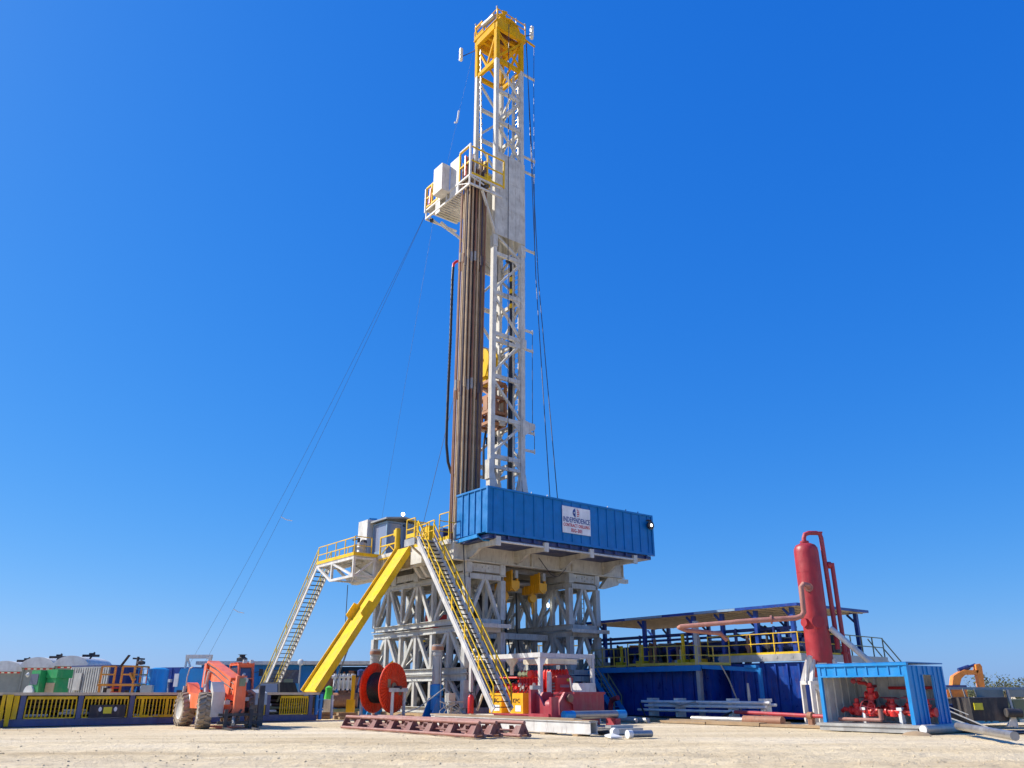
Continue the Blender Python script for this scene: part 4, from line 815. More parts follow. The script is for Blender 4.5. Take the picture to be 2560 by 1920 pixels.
m = MB(); m.box(-2.8, -2.3, -9.25, -9.05, 1.5, 1.66); m.build('valve', 'galv', cr)

# ------------------------------------------------------------------ pipe racks, beams and loose pipe
def rack(a, b0, b1, lab):
    t = T('pipe_rack', lab, 'pipe rack', (a, (b0+b1)/2, 0), group='maroon pipe racks on the ground in front')
    m = MB(); m.tube((a, b0, .46), (a, b1, .46), .06, 12); m.build('top_pipe', 'pipe_pink', t)
    for s in (-.2, .2):
        m = MB(); m.tube((a+s, b0-.05, .075), (a+s, b1, .075), .055, 10); m.build('base_pipe', 'pipe_pink', t)
    m = MB(); m.tube((a, b0+.2, .22), (a, b1, .22), .028, 8); n = 8
    for i in range(n):
        b = b0+.05+(b1-b0-.1)*i/(n-1)
        m.prism([(a-.24, b, .1), (a+.24, b, .1), (a+.075, b, .43), (a-.075, b, .43)], (0, .02, 0))
        if i < n-1: m.prism([(a-.21, b+.02, .1), (a-.21, b+.42, .1), (a-.1, b+.28, .38), (a-.1, b+.02, .38)], (.02, 0, 0)); m.prism([(a+.19, b+.6, .1), (a+.19, b+1.0, .1), (a+.1, b+.9, .36), (a+.1, b+.7, .36)], (.02, 0, 0))
        if i == 0: m.lathe([(.035, 0), (.05, .01), (.05, .06)], (a+.1, b, .2), (0, -1, 0), 10)
    m.build('web_plate', 'rack_maroon', t)
rack(-9.75, -15.0, -5.7, 'nearest of the three maroon triangular pipe racks'); rack(-9.15, -15.1, -5.8, 'middle of the three maroon triangular pipe racks'); rack(-8.45, -15.7, -6.0, 'farthest of the three maroon triangular pipe racks')
def beam(a, b0, b1, lab, h=.42):
    t = T('steel_beam', lab, 'beam', (a, (b0+b1)/2, 0), group='white steel beams on the ground')
    m = MB(); m.box(a-.16, a-.14, b0, b1, .1, .1+h); m.box(a+.14, a+.16, b0, b1, .1, .1+h); m.box(a-.2, a+.2, b0, b1, .1+h+.004, .1+h+.03); m.box(a-.2, a+.2, b0, b1, .07, .098)
    m.build('box_section', 'white', t)
    m = MB(); m.box(a-.2, a+.2, b0+.01, b1-.01, .1+h+.034, .1+h+.06); m.build('timber_cap', 'timber', t)
    m = MB()
    for k in range(6): b = b0+.5+(b1-b0-1)*k/5; m.box(a-.3, a+.3, b, b+.25, .0, .066)
    m.build('dunnage', 'timber', t)
beam(-6.1, -16.5, -6.9, 'white steel box beam with timber cap lying right behind the maroon racks', .34); beam(-5.0, -14.5, -4.9, 'white steel box beam lying farther back beside the yellow staircase foot', .34)
cp = T('casing_pipe', 'steel casing pipe with blue painted ends resting on the maroon winch side', 'pipe', (-.7, -10.9, 0))
m = MB(); m.tube((-2.05, -10.9, .5), (.55, -10.95, .5), .16, 16); m.build('pipe_body', 'steel', cp)
for x0, x1, y in ((-2.5, -1.95, -10.89), (.5, 1.0, -10.96)):
    m = MB(); m.lathe([(.12, 0), (.17, 0), (.17, x1-x0), (.12, x1-x0)], (x0, y, .5), (1, -.015, 0), 16); m.build('blue_end', 'light_blue', cp)
m = MB(); m.box(-1.9, -1.6, -11.2, -10.6, .02, .33); m.box(.2, .5, -11.2, -10.6, .02, .33); m.build('support_block', 'maroon', cp)
def capped(p, q, r, lab, mat):
    t = T('capped_pipe', lab, 'pipe', p, group='white capped pipe ends on the ground'); p, q = Vector(p), Vector(q); d = (q-p).normalized()
    m = MB(); m.tube(p, q, r, 14); m.build('pipe_body', mat, t); m = MB(); m.tube(p-d*.05, p+d*.12, r*1.18, 14); m.build('end_cap', 'cloth_white', t)
capped((-5.6, -17.0, .14), (-5.45, -15.8, .14), .12, 'white capped dark pipe lying at the end of the white beam', 'dark'); capped((-6.0, -18.0, .13), (-5.1, -18.15, .13), .11, 'short white capped pipe lying alone right of the white beam', 'steel')
solo('timber_block', 'grey timber block behind the short white capped pipe', 'block', (-4.3, -16.5, 0), MB().box(-4.9, -3.4, -16.2, -15.9, .02, .2).box(-4.7, -3.6, -15.9, -15.6, .02, .3), 'galv')
solo('paper_scrap', 'crumpled white rag on the ground beside the short capped pipe', 'rag', (-6.3, -17.6, 0), MB().prism([(-6.5, -17.7, .01), (-6.1, -17.8, .01), (-6.15, -17.4, .1), (-6.4, -17.3, .05)], (0, 0, .05)), 'cloth_white')
for i, (a, b, w) in enumerate(((-4.2, 7.0, 1.5), (-4.0, 5.4, .9))):
    solo('timber_mat', ('far', 'near')[i]+' stack of rough timber mats on the ground by the chute foot', 'timber', (a, b, 0), MB().box(a-w, a+w, b-.2, b+.2, .02, .2).box(a-w*.8, a+w*.9, b-.5, b-.25, .02, .14).box(a-w*.7, a+w*.5, b-.15, b+.1, .21, .34), 'timber')

# ------------------------------------------------------------------ catwalk on the left
def at(x, y, Y):
    cx, cy = (x-1280)/F_PX, (960-y)/F_PX; s, c = math.sin(PITCH), math.cos(PITCH); r = Vector((cx, c-cy*s, s+cy*c)); return Vector((0, 0, CAMH))+r*(Y/r.y)
def gpos(x, Y, z=0.0):      # ground point under photo column x (measured near eye level) at distance Y
    p = at(x, 1730, Y); return Vector((p.x, Y, z))
ck = T('catwalk', 'long blue catwalk with yellow barred side panels on the ground at the left', 'catwalk', (-14, 5, 0))
PA = [-21.6, -20.1, -17.85, -15.7, -13.5, -11.4, -9.2, -6.9]
m = MB(); m.box(-21.8, -6.5, 4.0, 4.12, .03, .30); m.box(-21.8, -6.5, 5.9, 6.02, .03, .30); m.box(-21.8, -6.6, 4.14, 5.88, .2, .27)
for a in PA: m.box(a-.05, a+.05, 4.14, 5.88, .05, .19)
m.build('base_frame', 'walk_blue', ck)
for a in PA[1:]:
    m = MB(); m.box(a-.1, a+.1, 3.98, 4.1, .303, 1.26); m.build('post', 'walk_blue', ck); m = MB(); m.box(a-.1, a+.1, 5.92, 6.03, .303, 1.26); m.build('post', 'walk_blue', ck)
m = MB(); m.box(-21.8, -6.45, 3.95, 4.25, 1.265, 1.38); m.box(-21.8, -6.45, 5.75, 6.05, 1.265, 1.38); m.box(-21.8, -6.5, 4.26, 5.74, 1.28, 1.36); m.build('top_deck', 'roof_tan', ck)
for i, (p, q) in enumerate(zip(PA[1:], PA[2:])):
    m = MB(); p2, q2 = p+.16, q-.16
    if i == 5: p2 += .5
    m.bar((p2, 4.02, 1.16), (q2, 4.02, 1.16), .06, .12); m.bar((p2, 4.02, .35), (q2, 4.02, .35), .05, .05); n = 12
    for k in range(n+1):
        a = p2+(q2-p2)*k/n; w = .13 if (i == 2 and k in (2, 9)) else .05; m.bar((a, 4.02+.003*(k % 2), .33), (a, 4.02, 1.12), w, .03, (0, 1, 0))
    if i == 2: m.box(p2+.3, p2+.65, 3.97, 4.0, .31, .42); m.box(q2-.75, q2-.2, 3.97, 4.0, .31, .42)
    m.build('bar_panel', 'yellow', ck)
m = MB(); m.box(-17.45, -15.95, 3.9, 3.97, .32, .86); pl = m.build('steel_plate', 'dark', ck)
m = MB()
for a in (-17.02, -16.38): m.prism([(a+.07*math.cos(R(t)), 3.885, .68+.1*math.sin(R(t))*(1.0)) for t in range(0, 360, 30)], (0, .012, 0))
m.build('lifting_eye', 'sign_white', pl)
m = MB(); m.box(-16.88, -16.53, 3.88, 3.893, .5, .77); m.build('warning_plate', 'sign_yellow', pl)
m = MB()
for a, dz in ((-21.3, 0), (-20.9, .0)): m.box(a, a+.13, 3.9, 3.98, .28, 1.3)
m.box(-21.3, -20.75, 3.91, 3.97, .3, .7); m.hexa([(-20.65, 3.8, .05), (-20.5, 3.8, .05), (-20.5, 3.95, .05), (-20.65, 3.95, .05), (-20.75, 3.86, 1.3), (-20.5, 3.86, 1.3), (-20.5, 3.96, 1.3), (-20.75, 3.96, 1.3)]); m.box(-20.45, -20.25, 3.95, 4.0, .32, 1.25); m.build('kick_arm', 'yellow', ck)
for z in (.4, .6, .8, 1.0):
    for b in (4.5, 4.9, 5.3): solo('stored_pipe', 'long dark pipe stored inside the catwalk behind the yellow bars', 'pipe', (-14, b, z), MB().tube((-21.5, b, z), (-7.0, b, z), .06, 8), 'pipe_dark', group='dark pipes stored inside the catwalk')
for a0, a1, z in ((-19.9, -19.0, .45), (-18.6, -17.3, .52), (-18.4, -17.5, .64), (-15.6, -15.2, .4), (-14.6, -13.9, .36), (-10, -8.6, .5), (-9.7, -8.9, .8)): solo('loose_pipe', 'short pale pipe lying inside the catwalk behind the yellow bars', 'pipe', (a0, 4.35, z), MB().tube((a0, 4.35, z), (a1, 4.35, z), .06, 10), 'cloth_white', group='short pale pipes inside the catwalk')
m = MB()
for k in range(26): a, z = random.uniform(-10.6, -7.2), random.uniform(.4, .95); m.tube((a, 4.4, z), (a+random.uniform(-.3, .3), 4.45, max(.32, z+random.uniform(-.3, .3))), .05, 6)
m.tube((-10.7, 4.42, .65), (-7.1, 4.42, .65), .06, 8)
m.build('pipe_fittings', 'olive', ck)
m = MB(); m.lathe([(.02, 0), (.3, .05), (.36, .2), (.3, .42), (.02, .5)], (-11.1, 4.5, .35), n=14); m.build('yellow_float', 'yellow', ck)
m = MB(); m.box(-6.62, -6.48, 3.95, 4.1, .303, 1.26); m.box(-6.4, -6.25, 3.95, 4.1, .05, 1.3); m.box(-6.6, -6.2, 3.93, 4.12, .5, .58); m.box(-6.6, -6.2, 3.93, 4.12, 1.0, 1.08); m.build('end_frame', 'light_blue', ck)
m = MB(); m.bar((-5.7, 3.9, .1), (-5.75, 3.9, 1.25), .12, .1); m.build('end_prop', 'white', ck)
m = MB(); m.box(-21.6, -6.6, 5.6, 5.66, .3, 1.26); m.build('inner_panel', 'black', ck)  # black sheet added to keep the space behind the bars dark

# ------------------------------------------------------------------ telehandler
th = T('telehandler', 'orange telehandler with lowered boom parked in front of the catwalk', 'telehandler', (-12.75, 37.5, 0), 'local', R(-56))
m = MB(); m.box(-2.3, 2.1, -.42, .42, .55, 1.0); m.prism([(-2.5, -1.0, .75), (1.1, -1.0, .75), (1.1, -1.0, 1.15), (.6, -1.0, 1.3), (-1.1, -1.0, 1.36), (-1.6, -1.0, 1.72), (-1.9, -1.0, 1.8), (-2.5, -1.0, 1.5)], (0, .45, 0)); m.box(-2.5, -1.9, -.9, .9, .7, 1.5); m.prism([(-2.4, .3, 1.4), (-1.5, .3, 2.0), (-1.3, .3, 1.2)], (0, .5, 0)); m.prism([(1.1, -.42, 1.0), (2.2, -.42, .9), (2.3, -.42, .6), (1.1, -.42, .6)], (0, .84, 0))
m.prism([(-1.95, -.36, 1.6), (-1.4, -.36, 1.6), (-1.5, -.36, 2.62), (-1.85, -.36, 2.62)], (0, .1, 0)); m.prism([(-1.95, .26, 1.6), (-1.4, .26, 1.6), (-1.5, .26, 2.62), (-1.85, .26, 2.62)], (0, .1, 0)); m.build('chassis', 'orange', th)
m = MB(); m.box(.3, 1.7, -1.02, -.48, 1.28, 1.36); m.box(-.6, .3, -1.0, -.5, 1.0, 1.35); m.build('engine_cover', 'orange', th)
bd = Vector((4.2, 0, -.82)).normalized(); bp0 = Vector((-1.75, 0, 2.38)); bu = Vector((-bd.z, 0, bd.x))
def bsec(t0, t1, w, h, nm, mat, par):
    m = MB(); m.bar(bp0+bd*t0, bp0+bd*t1, w, h, bu); return m.build(nm, mat, par)
bm_ = bsec(-.1, 3.95, .48, .68, 'boom', 'orange', th)
bsec(3.96, 4.45, .36, .5, 'inner_boom', 'orange', bm_)
m = MB(); m.lathe([(.3, -.24), (.36, -.24), (.36, .24), (.3, .24)], bp0+Vector((0, 0, 0)), (0, 1, 0), 16); m.build('boom_pivot', 'orange', bm_)
m = MB(); m.bar(bp0+bd*.3-bu*.36, bp0+bd*3.5-bu*.36, .3, .05, bu); m.build('boom_shoe', 'rim', bm_)
for y in (-.32,):
    m = MB(); m.tube((-.95, y, 1.15), (-1.25, y, 1.7), .11, 12); m.tube((-1.25, y, 1.7), (-1.05, y, 2.25), .07, 12); m.path([(-1.2, y-.1, 1.2), (-1.3, y-.12, 1.9), (-1.5, y-.05, 2.3)], .03, 6); m.build('lift_cylinder', 'rim', th)
# cab on the machine's left
m = MB(); x0, x1, y0, y1 = -.55, .95, .42, 1.12
m.prism([(-.7, .42, .85), (1.0, .42, .85), (1.05, .42, 1.45), (-.7, .42, 1.55)], (0, .72, 0))
for p, q in (((1.0, y0+.05, 1.45), (.72, y0+.05, 2.5)), ((1.0, y1-.05, 1.45), (.72, y1-.05, 2.5)), ((x0, y0+.05, 1.5), (x0, y0+.05, 2.5)), ((x0, y1-.05, 1.5), (x0, y1-.05, 2.5))): m.bar(p, q, .09)
m.box(x0-.08, .8, y0, y1, 2.5, 2.56)
for k in range(6): m.bar((x0+.2+k*.2, y0-.02, 2.58), (x0+.2+k*.2, y1+.02, 2.58), .06, .07)
m.bar((.95, y0+.06, 1.95), (.95, y1-.06, 1.95), .05); m.bar((.72, y0, 2.46), (.72, y1, 2.46), .1)
m.build('cab_frame', 'orange', th)
m = MB(); m.hexa([(.93, y0+.1, 1.5), (.95, y0+.1, 1.5), (.95, y1-.1, 1.5), (.93, y1-.1, 1.5), (.66, y0+.1, 2.44), (.68, y0+.1, 2.44), (.68, y1-.1, 2.44), (.66, y1-.1, 2.44)]); m.build('windscreen', 'glass', th)
m = MB(); m.box(-.3, .1, y0+.15, y1-.15, 1.3, 1.4); m.box(-.4, -.28, y0+.15, y1-.15, 1.4, 2.0); m.build('seat', 'black', th)
# grey mudguard and step at the near front
m = MB(); m.prism([(2.3, -.95, .45), (2.45, -.95, .45), (2.45, -.95, 1.4), (2.0, -.95, 1.8), (1.9, -.95, 1.77), (1.95, -.95, 1.47), (2.3, -.95, 1.3)], (0, .48, 0)); m.build('mudguard', 'rim', th)
m = MB(); m.prism([(2.3, .8, .9), (2.45, .8, .9), (2.4, .8, 1.36), (1.7, .8, 1.5), (1.2, .8, 1.45), (1.2, .8, 1.38), (2.2, .8, 1.3)], (0, .5, 0)); m.build('mudguard', 'galv', th)
m = MB(); m.tube((1.65, -.9, .66), (1.65, .9, .66), .14, 10); m.box(1.45, 1.85, -.35, .35, .4, .9); m.build('axle', 'dark', th); m = MB(); m.tube((-1.65, -.9, .66), (-1.65, .9, .66), .14, 10); m.build('axle', 'dark', th)
# wheel, built once
def wheel_mesh():
    w = MB(); w.lathe([(.36, -.17), (.5, -.22), (.62, -.21), (.66, -.15), (.66, .15), (.62, .21), (.5, .22), (.36, .17)], (0, 0, 0), (0, 1, 0), 36)
    for k in range(18):
        t = 2*math.pi*k/18
        for s, o in ((1, 0), (-1, .5)):
            t2 = t+o*2*math.pi/18; e = lambda q, r, y: Vector((r*math.cos(q), y, r*math.sin(q)))
            w.hexa([e(t2, .64, s*.22), e(t2+.16, .64, s*.22), e(t2+.30, .64, s*.0), e(t2+.14, .64, s*.0), e(t2, .70, s*.225), e(t2+.16, .70, s*.225), e(t2+.30, .715, s*.0), e(t2+.14, .715, s*.0)])
            w.hexa([e(t2, .54, s*.215), e(t2+.14, .54, s*.215), e(t2+.15, .66, s*.19), e(t2, .66, s*.19), e(t2, .55, s*.24), e(t2+.14, .55, s*.24), e(t2+.15, .685, s*.235), e(t2, .685, s*.235)])
    return w.mesh('tyre', 'rubber', Vector())
tyre = wheel_mesh(); r_ = MB()
for s in (1, -1): r_.lathe([(.38, .18*s), (.41, .2*s), (.34, .16*s), (.3, .05*s), (.14, .04*s), (.14, .16*s), (.1, .18*s), (.001, .18*s)], (0, 0, 0), (0, 1, 0), 28)
rimm = r_.mesh('rim', 'rim', Vector())
for x, y, st_ in ((1.65, -1.02, -10), (1.65, 1.02, -10), (-1.65, -1.02, 4), (-1.65, 1.02, 4)):
    o = bpy.data.objects.new('wheel', tyre); COL.objects.link(o); o.parent = th; o.scale = (1, 1.18, 1); o.location = (x, y, .69); o.rotation_euler = (0, R(st_*7), R(st_))
    q = bpy.data.objects.new('rim', rimm); COL.objects.link(q); q.parent = o
# carriage and forks
m = MB(); m.hexa([(2.5, -.22, .55), (2.72, -.22, .55), (2.72, .22, .55), (2.5, .22, .55), (2.42, -.2, 2.02), (2.62, -.2, 2.02), (2.62, .2, 2.02), (2.42, .2, 2.02)]); m.box(2.35, 2.5, -.16, .16, .9, 1.6); cg = m.build('carriage', 'orange', th); cg.location.x = .32
m = MB(); m.box(2.62, 2.68, -.1, .15, 1.62, 1.92); m.build('notice', 'olive', cg)
m = MB(); m.bar((2.85, -.85, .55), (2.85, .95, .55), .08, .1); m.bar((2.85, -.85, .25), (2.85, .95, .25), .08, .12); m.hexa([(2.8, .72, .1), (2.92, .72, .1), (2.92, .95, .1), (2.8, .95, .1), (2.6, .75, 1.65), (2.72, .75, 1.65), (2.72, .98, 1.65), (2.6, .98, 1.65)]); m.hexa([(2.8, -.3, .1), (2.9, -.3, .1), (2.9, -.24, .1), (2.8, -.24, .1), (2.66, .05, .75), (2.76, .05, .75), (2.76, .12, .75), (2.66, .12, .75)]); m.build('fork_carriage', 'dark', th).location.x = .32
for y in (-.55, .45):
    m = MB(); m.box(2.86, 2.94, y-.07, y+.07, .05, .75); m.hexa([(2.9, y-.07, .03), (4.05, y-.06, .03), (4.05, y+.06, .03), (2.9, y+.07, .03), (2.9, y-.07, .1), (4.05, y-.06, .05), (4.05, y+.06, .05), (2.9, y+.07, .1)]); m.build('fork', 'dark', th).location.x = .32
m = MB(); m.tube((2.5, -.1, .5), (2.95, -.25, .2), .07, 10); m.build('tilt_cylinder', 'rim', th).location.x = .3; m = MB(); m.tube((2.3, .12, 1.9), (2.55, .1, 2.1), .06, 8); m.lathe([(.02, 0), (.12, .03), (.12, .2), (.02, .22)], (2.45, .15, 1.85), (1, 0, 0), 10); m.build('tilt_cylinder', 'rim', th).location.x = .3
m = MB()
for y, z in ((-.3, .25), (-.34, .05), (.3, .2)): m.path([bp0+bd*.2+Vector((0, y, z)), bp0+bd*1.6+Vector((0, y*1.05, z+.06)), bp0+bd*3.0+Vector((0, y, z)), bp0+bd*4.3+Vector((0, y*.6, z-.1))], .02, 6)
m.path([(2.0, .1, .9), (2.4, -.2, .6), (2.75, -.1, .9), (2.7, .05, 1.3)], .025, 6); m.path([(1.4, -.4, 1.0), (1.9, -.3, .75), (2.4, -.3, .7)], .03, 6); m.build('hose', 'cable_black', th)
m = MB(); m.box(2.0, 2.06, .5, .66, 1.05, 1.2); m.box(2.26, 2.33, -.42, -.2, .92, 1.08); m.box(.9, 1.0, .55, .7, 2.58, 2.72); m.box(.9, 1.0, .85, 1.0, 2.58, 2.72); m.build('work_lamp', 'tarp', th)
m = MB(); m.box(-1.6, -1.0, -1.012, -1.0, 1.0, 1.3); m.mi = 1; m.box(-2.2, -1.75, -1.012, -1.0, 1.35, 1.55); m.build('glint_and_decal', ['sign_white', 'dark'], th)  # white plate stands in for sun glinting off the hood; dark decal behind it
m = MB(); m.hexa([(1.35, -.75, 1.36), (2.0, -.75, 1.2), (2.0, -.45, 1.2), (1.35, -.45, 1.36), (1.35, -.75, 1.38), (2.0, -.75, 1.22), (2.0, -.45, 1.22), (1.35, -.45, 1.38)]); m.build('step_plate', 'rim', th)
m = MB(); m.box(-.5, .6, 1.105, 1.118, 1.6, 2.42); m.box(-.5, .6, .43, .445, 1.65, 2.4); m.build('side_window', 'glass', th)
m = MB(); m.bar((.95, 1.1, 2.2), (1.1, 1.35, 2.25), .03); m.box(1.08, 1.12, 1.25, 1.42, 2.05, 2.35); m.build('mirror', 'black', th)
m = MB()
for k in range(9): a_, z_ = random.uniform(1.2, 2.2), random.uniform(.5, 1.0); m.tube((a_, random.uniform(-.35, .35), z_), (a_+.25, random.uniform(-.35, .35), z_+.1), .05, 8)
m.box(1.3, 2.2, -.3, .3, .55, .72); m.build('drivetrain', 'dark', th)
m = MB(); m.path([(-1.9, -1.02, 1.0), (-1.85, -1.06, 2.0), (-1.75, -1.02, 2.4), (-1.4, -.98, 2.45)], .025, 6); m.box(-1.95, -1.85, -1.15, -1.0, 1.35, 1.65); m.build('guard_rail', 'rim', th)

# ------------------------------------------------------------------ yard behind the catwalk
BR = R(-30)
def tr(x, Y, w, h, lab):
    t = T('bulk_trailer', lab, 'trailer', gpos(x, Y), 'local', R(8), group='grey bulk trailers parked in a row')
    m = MB(); m.hexa([(-w/2+.15, 0, 1.1), (w/2-.15, 0, 1.1), (w/2-.15, 5, 1.1), (-w/2+.15, 5, 1.1), (-w/2, 0, h-.5), (w/2, 0, h-.5), (w/2, 5, h-.5), (-w/2, 5, h-.5)])
    for k in range(5): m.box(w/2-.05, w/2+.06, .3+k*1.0, .4+k*1.0, 1.3, h-.55)
    for k in (-.45, .45): m.box(k*w-.05, k*w+.05, -.07, -.01, 1.2, h-.55)
    m.build('body', 'silo', t)
    m = MB(); m.prism([(w*.53*math.cos(R(q)), -.35, h-.6+.7*math.sin(R(q))) for q in range(0, 181, 12)], (0, 5.4, 0)); m.build('tarp_cover', 'tarp', t)
    m = MB()
    for k in range(9): m.mi = k % 2; m.box(-w*.42+k*w*.093, -w*.42+(k+1)*w*.093-.01, -.03, -.012, h-.72, h-.64)
    m.build('reflective_tape', ['red', 'sign_white'], t)
    m = MB(); m.bar((w*.3, -.3, h+.1), (w*.75, .2, h+.12), .12, .16); m.bar((w*.5, 0, h-.1), (w*.62, 0, h+.35), .1); m.box(w*.45, w*.6, 0, .3, h+.1, h+.3); m.build('tarp_gear', 'dark', t)
    m = MB(); m.box(-w/2+.2, w/2-.2, .3, 5, .7, 1.08)
    for k in (1.2, 2.5): m.tube((-w/2, k, .5), (w/2, k, .5), .5, 16)
    m.build('chassis', 'dark', t)
tr(5, 60, 2.2, 3.35, 'grey bulk trailer with white domed cover cut by the left edge of the photo'); tr(85, 60, 2.2, 3.6, 'grey bulk trailer with white domed cover, middle of three, behind the left green machine'); tr(168, 60, 2.2, 3.7, 'grey bulk trailer with white domed cover beside the corrugated container')
def greenm(x, h, lab, alt):
    t = T('green_machine', lab, 'machine', gpos(x, 51), 'local', R(-25))
    m = MB(); m.box(-.46, .46, -.6, .3, .4, 1.6); m.prism([(-.42, -.6, 1.602), (.44, -.6, 1.602), (.4, -.6, h), (-.36, -.6, h)], (0, .85, 0)); m.build('body', 'green', t)
    if not alt:
        m = MB(); m.box(-.35, .3, -.63, -.6, 1.8, h-.2); m.build('window', 'glass', t); m = MB(); m.lathe([(.05, -.06), (.42, -.06), (.42, .06), (.05, .06)], (-.2, -.68, 1.35), (0, 1, 0), 18); m.lathe([(.02, 0), (.14, .05), (.02, .2)], (-.62, -.6, 2.35), (0, -1, 0), 10); m.build('wheel', 'tarp', t)
    else:
        m = MB(); m.box(-.35, .4, -.64, -.6, .9, 1.9); m.build('grille', 'pipe_tan', t); m = MB(); m.box(-.42, .5, -.65, .4, h-.02, h+.45); m.build('top_box', 'green', t); m = MB(); m.box(-.68, -.48, -.5, .2, .6, 2.1); m.lathe([(.02, 0), (.14, .05), (.14, .3), (.02, .4)], (-.58, -.2, 2.08), n=12); m.build('hopper', 'galv', t)
greenm(104, 2.6, 'green machine with a dark cab window in front of the grey trailers', False); greenm(145, 2.2, 'green machine with a tan grille in front of the grey trailers', True)
ct = T('ribbed_container', 'corrugated grey container with shade painted on its end behind the catwalk', 'container', gpos(265, 56), 'local', BR)
m = MB(); m.box(-4.2, 0, 0, 2.5, .1, 3.0)
for k in range(17): m.box(-4.15+k*.25, -4.02+k*.25, -.06, 0.002, .2, 2.92)
m.build('shell', 'galv', ct); m = MB(); m.box(0.003, .03, .05, 2.45, .15, 2.95); m.box(-4.2, .05, -.02, 2.5, 3.0, 3.08); m.build('end_wall', 'navy', ct)  # end face coloured navy to paint in its shade; top slab shares it
m = MB(); m.box(-3.4, -2.7, -.16, -.06, 1.5, 2.6); m.build('vent_box', 'galv', ct)
og = T('orange_platform', 'orange railed access platform with red steps in front of the shade-painted container end', 'platform', gpos(305, 54), 'local', R(-10))
m = MB(); rail(m, [(-1.1, -.8, 1.9), (-.15, -.8, 1.9)], 1.0, .95, r=.05); rail(m, [(.35, -.8, 1.9), (1.2, -.8, 1.9)], 1.0, .8, r=.05); rail(m, [(1.2, -.8, 1.9), (1.2, .6, 1.9)], 1.0, .7, r=.05)
m.box(-1.2, 1.3, -.85, .6, 1.75, 1.88)
for x in (-1.1, -.15, .35, 1.2): m.bar((x, -.75, 0), (x, -.75, 1.75), .11)
m.bar((.95, -.82, 2.5), (1.25, -.82, 2.1), .12, .3, (0, 1, 0)); m.build('frame', 'lift_orange', og)
m = MB()
for k in range(6): m.box(-.12, .32, -.95-.02*k, -.75, .4+k*.24, .46+k*.24)
m.build('step', 'red', og)
m = MB(); m.box(-1.0, -.3, -.5, .2, .6, 1.65); m.build('machinery', 'dark', og); m = MB(); m.box(.5, 1.1, -.5, .2, .6, 1.5); m.build('machinery', 'dark', og); m = MB(); m.box(-.65, -.3, -.62, -.5, 1.25, 1.6); m.build('pale_box', 'cream', og)
m = MB(); m.bar((-.4, 0, 2.9), (.1, 0, 3.6), .2, .06); m.tube((.75, 0, 2.8), (.75, 0, 3.5), .08, 8); m.bar((.4, 0, 3.4), (1.2, 0, 3.35), .1); m.lathe([(.02, 0), (.25, .05), (.25, .2), (.02, .3)], (1.0, 0, 3.0), n=12); m.build('lamp_mast', 'dark', og)
bt = T('caged_tank', 'light blue tank with ladder cage behind the catwalk', 'tank', gpos(375, 54), 'local', 0)
m = MB(); m.lathe([(.6, .2), (.6, 2.75), (.3, 2.85)], (.25, .3, 0), n=20); m.build('shell', 'light_blue', bt)
m = MB(); rail(m, [(-.9, -.7, 1.5), (.6, -.7, 1.5)], 1.25, .3, r=.02, rails=(1, .66, .33)); m.bar((-1.1, -.9, .3), (-.8, -.9, 1.7), .06); m.bar((-.7, -.9, .3), (-.5, -.9, 1.7), .06)
for k in range(5): m.bar((-1.05+k*.05, -.9, .5+k*.25), (-.68+k*.05, -.9, .5+k*.25), .05)
m.build('ladder_cage', 'light_blue', bt); m = MB(); m.box(-.2, .5, -1.0, -.7, 1.35, 1.8); m.build('control_box', 'galv', bt)
bb = T('dark_blue_tank', 'dark blue box tank beside the caged tank behind the catwalk', 'tank', gpos(430, 57), 'local', R(-20)); m = MB(); m.box(-1.2, 1.7, 0, 2.4, .1, 2.95)
for k in range(4): m.box(-1.1+k*.8, -1.0+k*.8, -.04, .002, .2, 2.9)
m.build('shell', 'tank_blue', bb); m = MB(); m.box(-.7, .0, -.3, -.1, 2.0, 2.2); m.bar((.1, -.2, 0), (-.3, -.2, 2.0), .06); m.build('worklight', 'white', bb)
hp_ = T('blue_hopper', 'blue hopper with a white goalpost frame behind the telehandler', 'hopper', gpos(476, 52), 'local', R(-5))
m = MB(); m.prism([(-1.1, 0, .3), (1.1, 0, .3), (1.0, 0, 2.6), (.8, 0, 2.75), (-.8, 0, 2.75), (-1.0, 0, 2.2)], (0, 2, 0)); m.box(-.75, 1.0, -.03, 0, 1.2, 2.0); m.build('body', 'light_blue', hp_)
m = MB(); m.box(-.85, .9, -.06, -.03, .6, 1.5); m.build('opening', 'dark', hp_); m = MB(); m.box(-1.12, -.85, -.07, -.02, 1.7, 2.45); m.build('sign', 'sign_white', hp_)
m = MB(); m.bar((-.8, .5, 3.45), (.85, .5, 3.45), .22, .22); 
for s in (-.75, .8): m.bar((s, .5, 3.36), (s*1.05, .5, 2.7), .1); m.bar((s*.95, .5, 3.36), (s*.55, .5, 2.75), .09)
m.build('goalpost', 'white', hp_)
bh = T('engine_shed', 'long blue engine shed with a white roof edge and open dark bays behind the chute', 'shed', gpos(700, 62), 'local', R(-2))
m = MB(); m.box(-6.0, 1.6, 0, 3, .1, 3.25); m.box(6.6, 7.0, 0, 3, .1, 3.2); m.box(-6, 7, 2.8, 3, .1, 3.2); m.box(1.6, 2.3, -.05, .3, .1, 3.2); m.box(4.0, 4.2, 0, .3, .1, 3.2)
for k in range(14): m.box(-5.8+k*.5, -5.7+k*.5, -.03, .002, .2, 3.1)
m.build('wall', 'blue', bh); m = MB(); m.box(-6.3, 7.3, -.4, 3.2, 3.26, 3.5); m.build('roof', 'white', bh)
m = MB(); m.box(-1.5, 1.3, -.04, .0, 1.4, 2.9); m.build('window', 'glass', bh)
m = MB()
for k in range(16): x, z = random.uniform(2.4, 6.4), random.uniform(.4, 2.4); m.box(x, x+random.uniform(.3, .9), .4, 1.5, z, z+random.uniform(.2, .6))
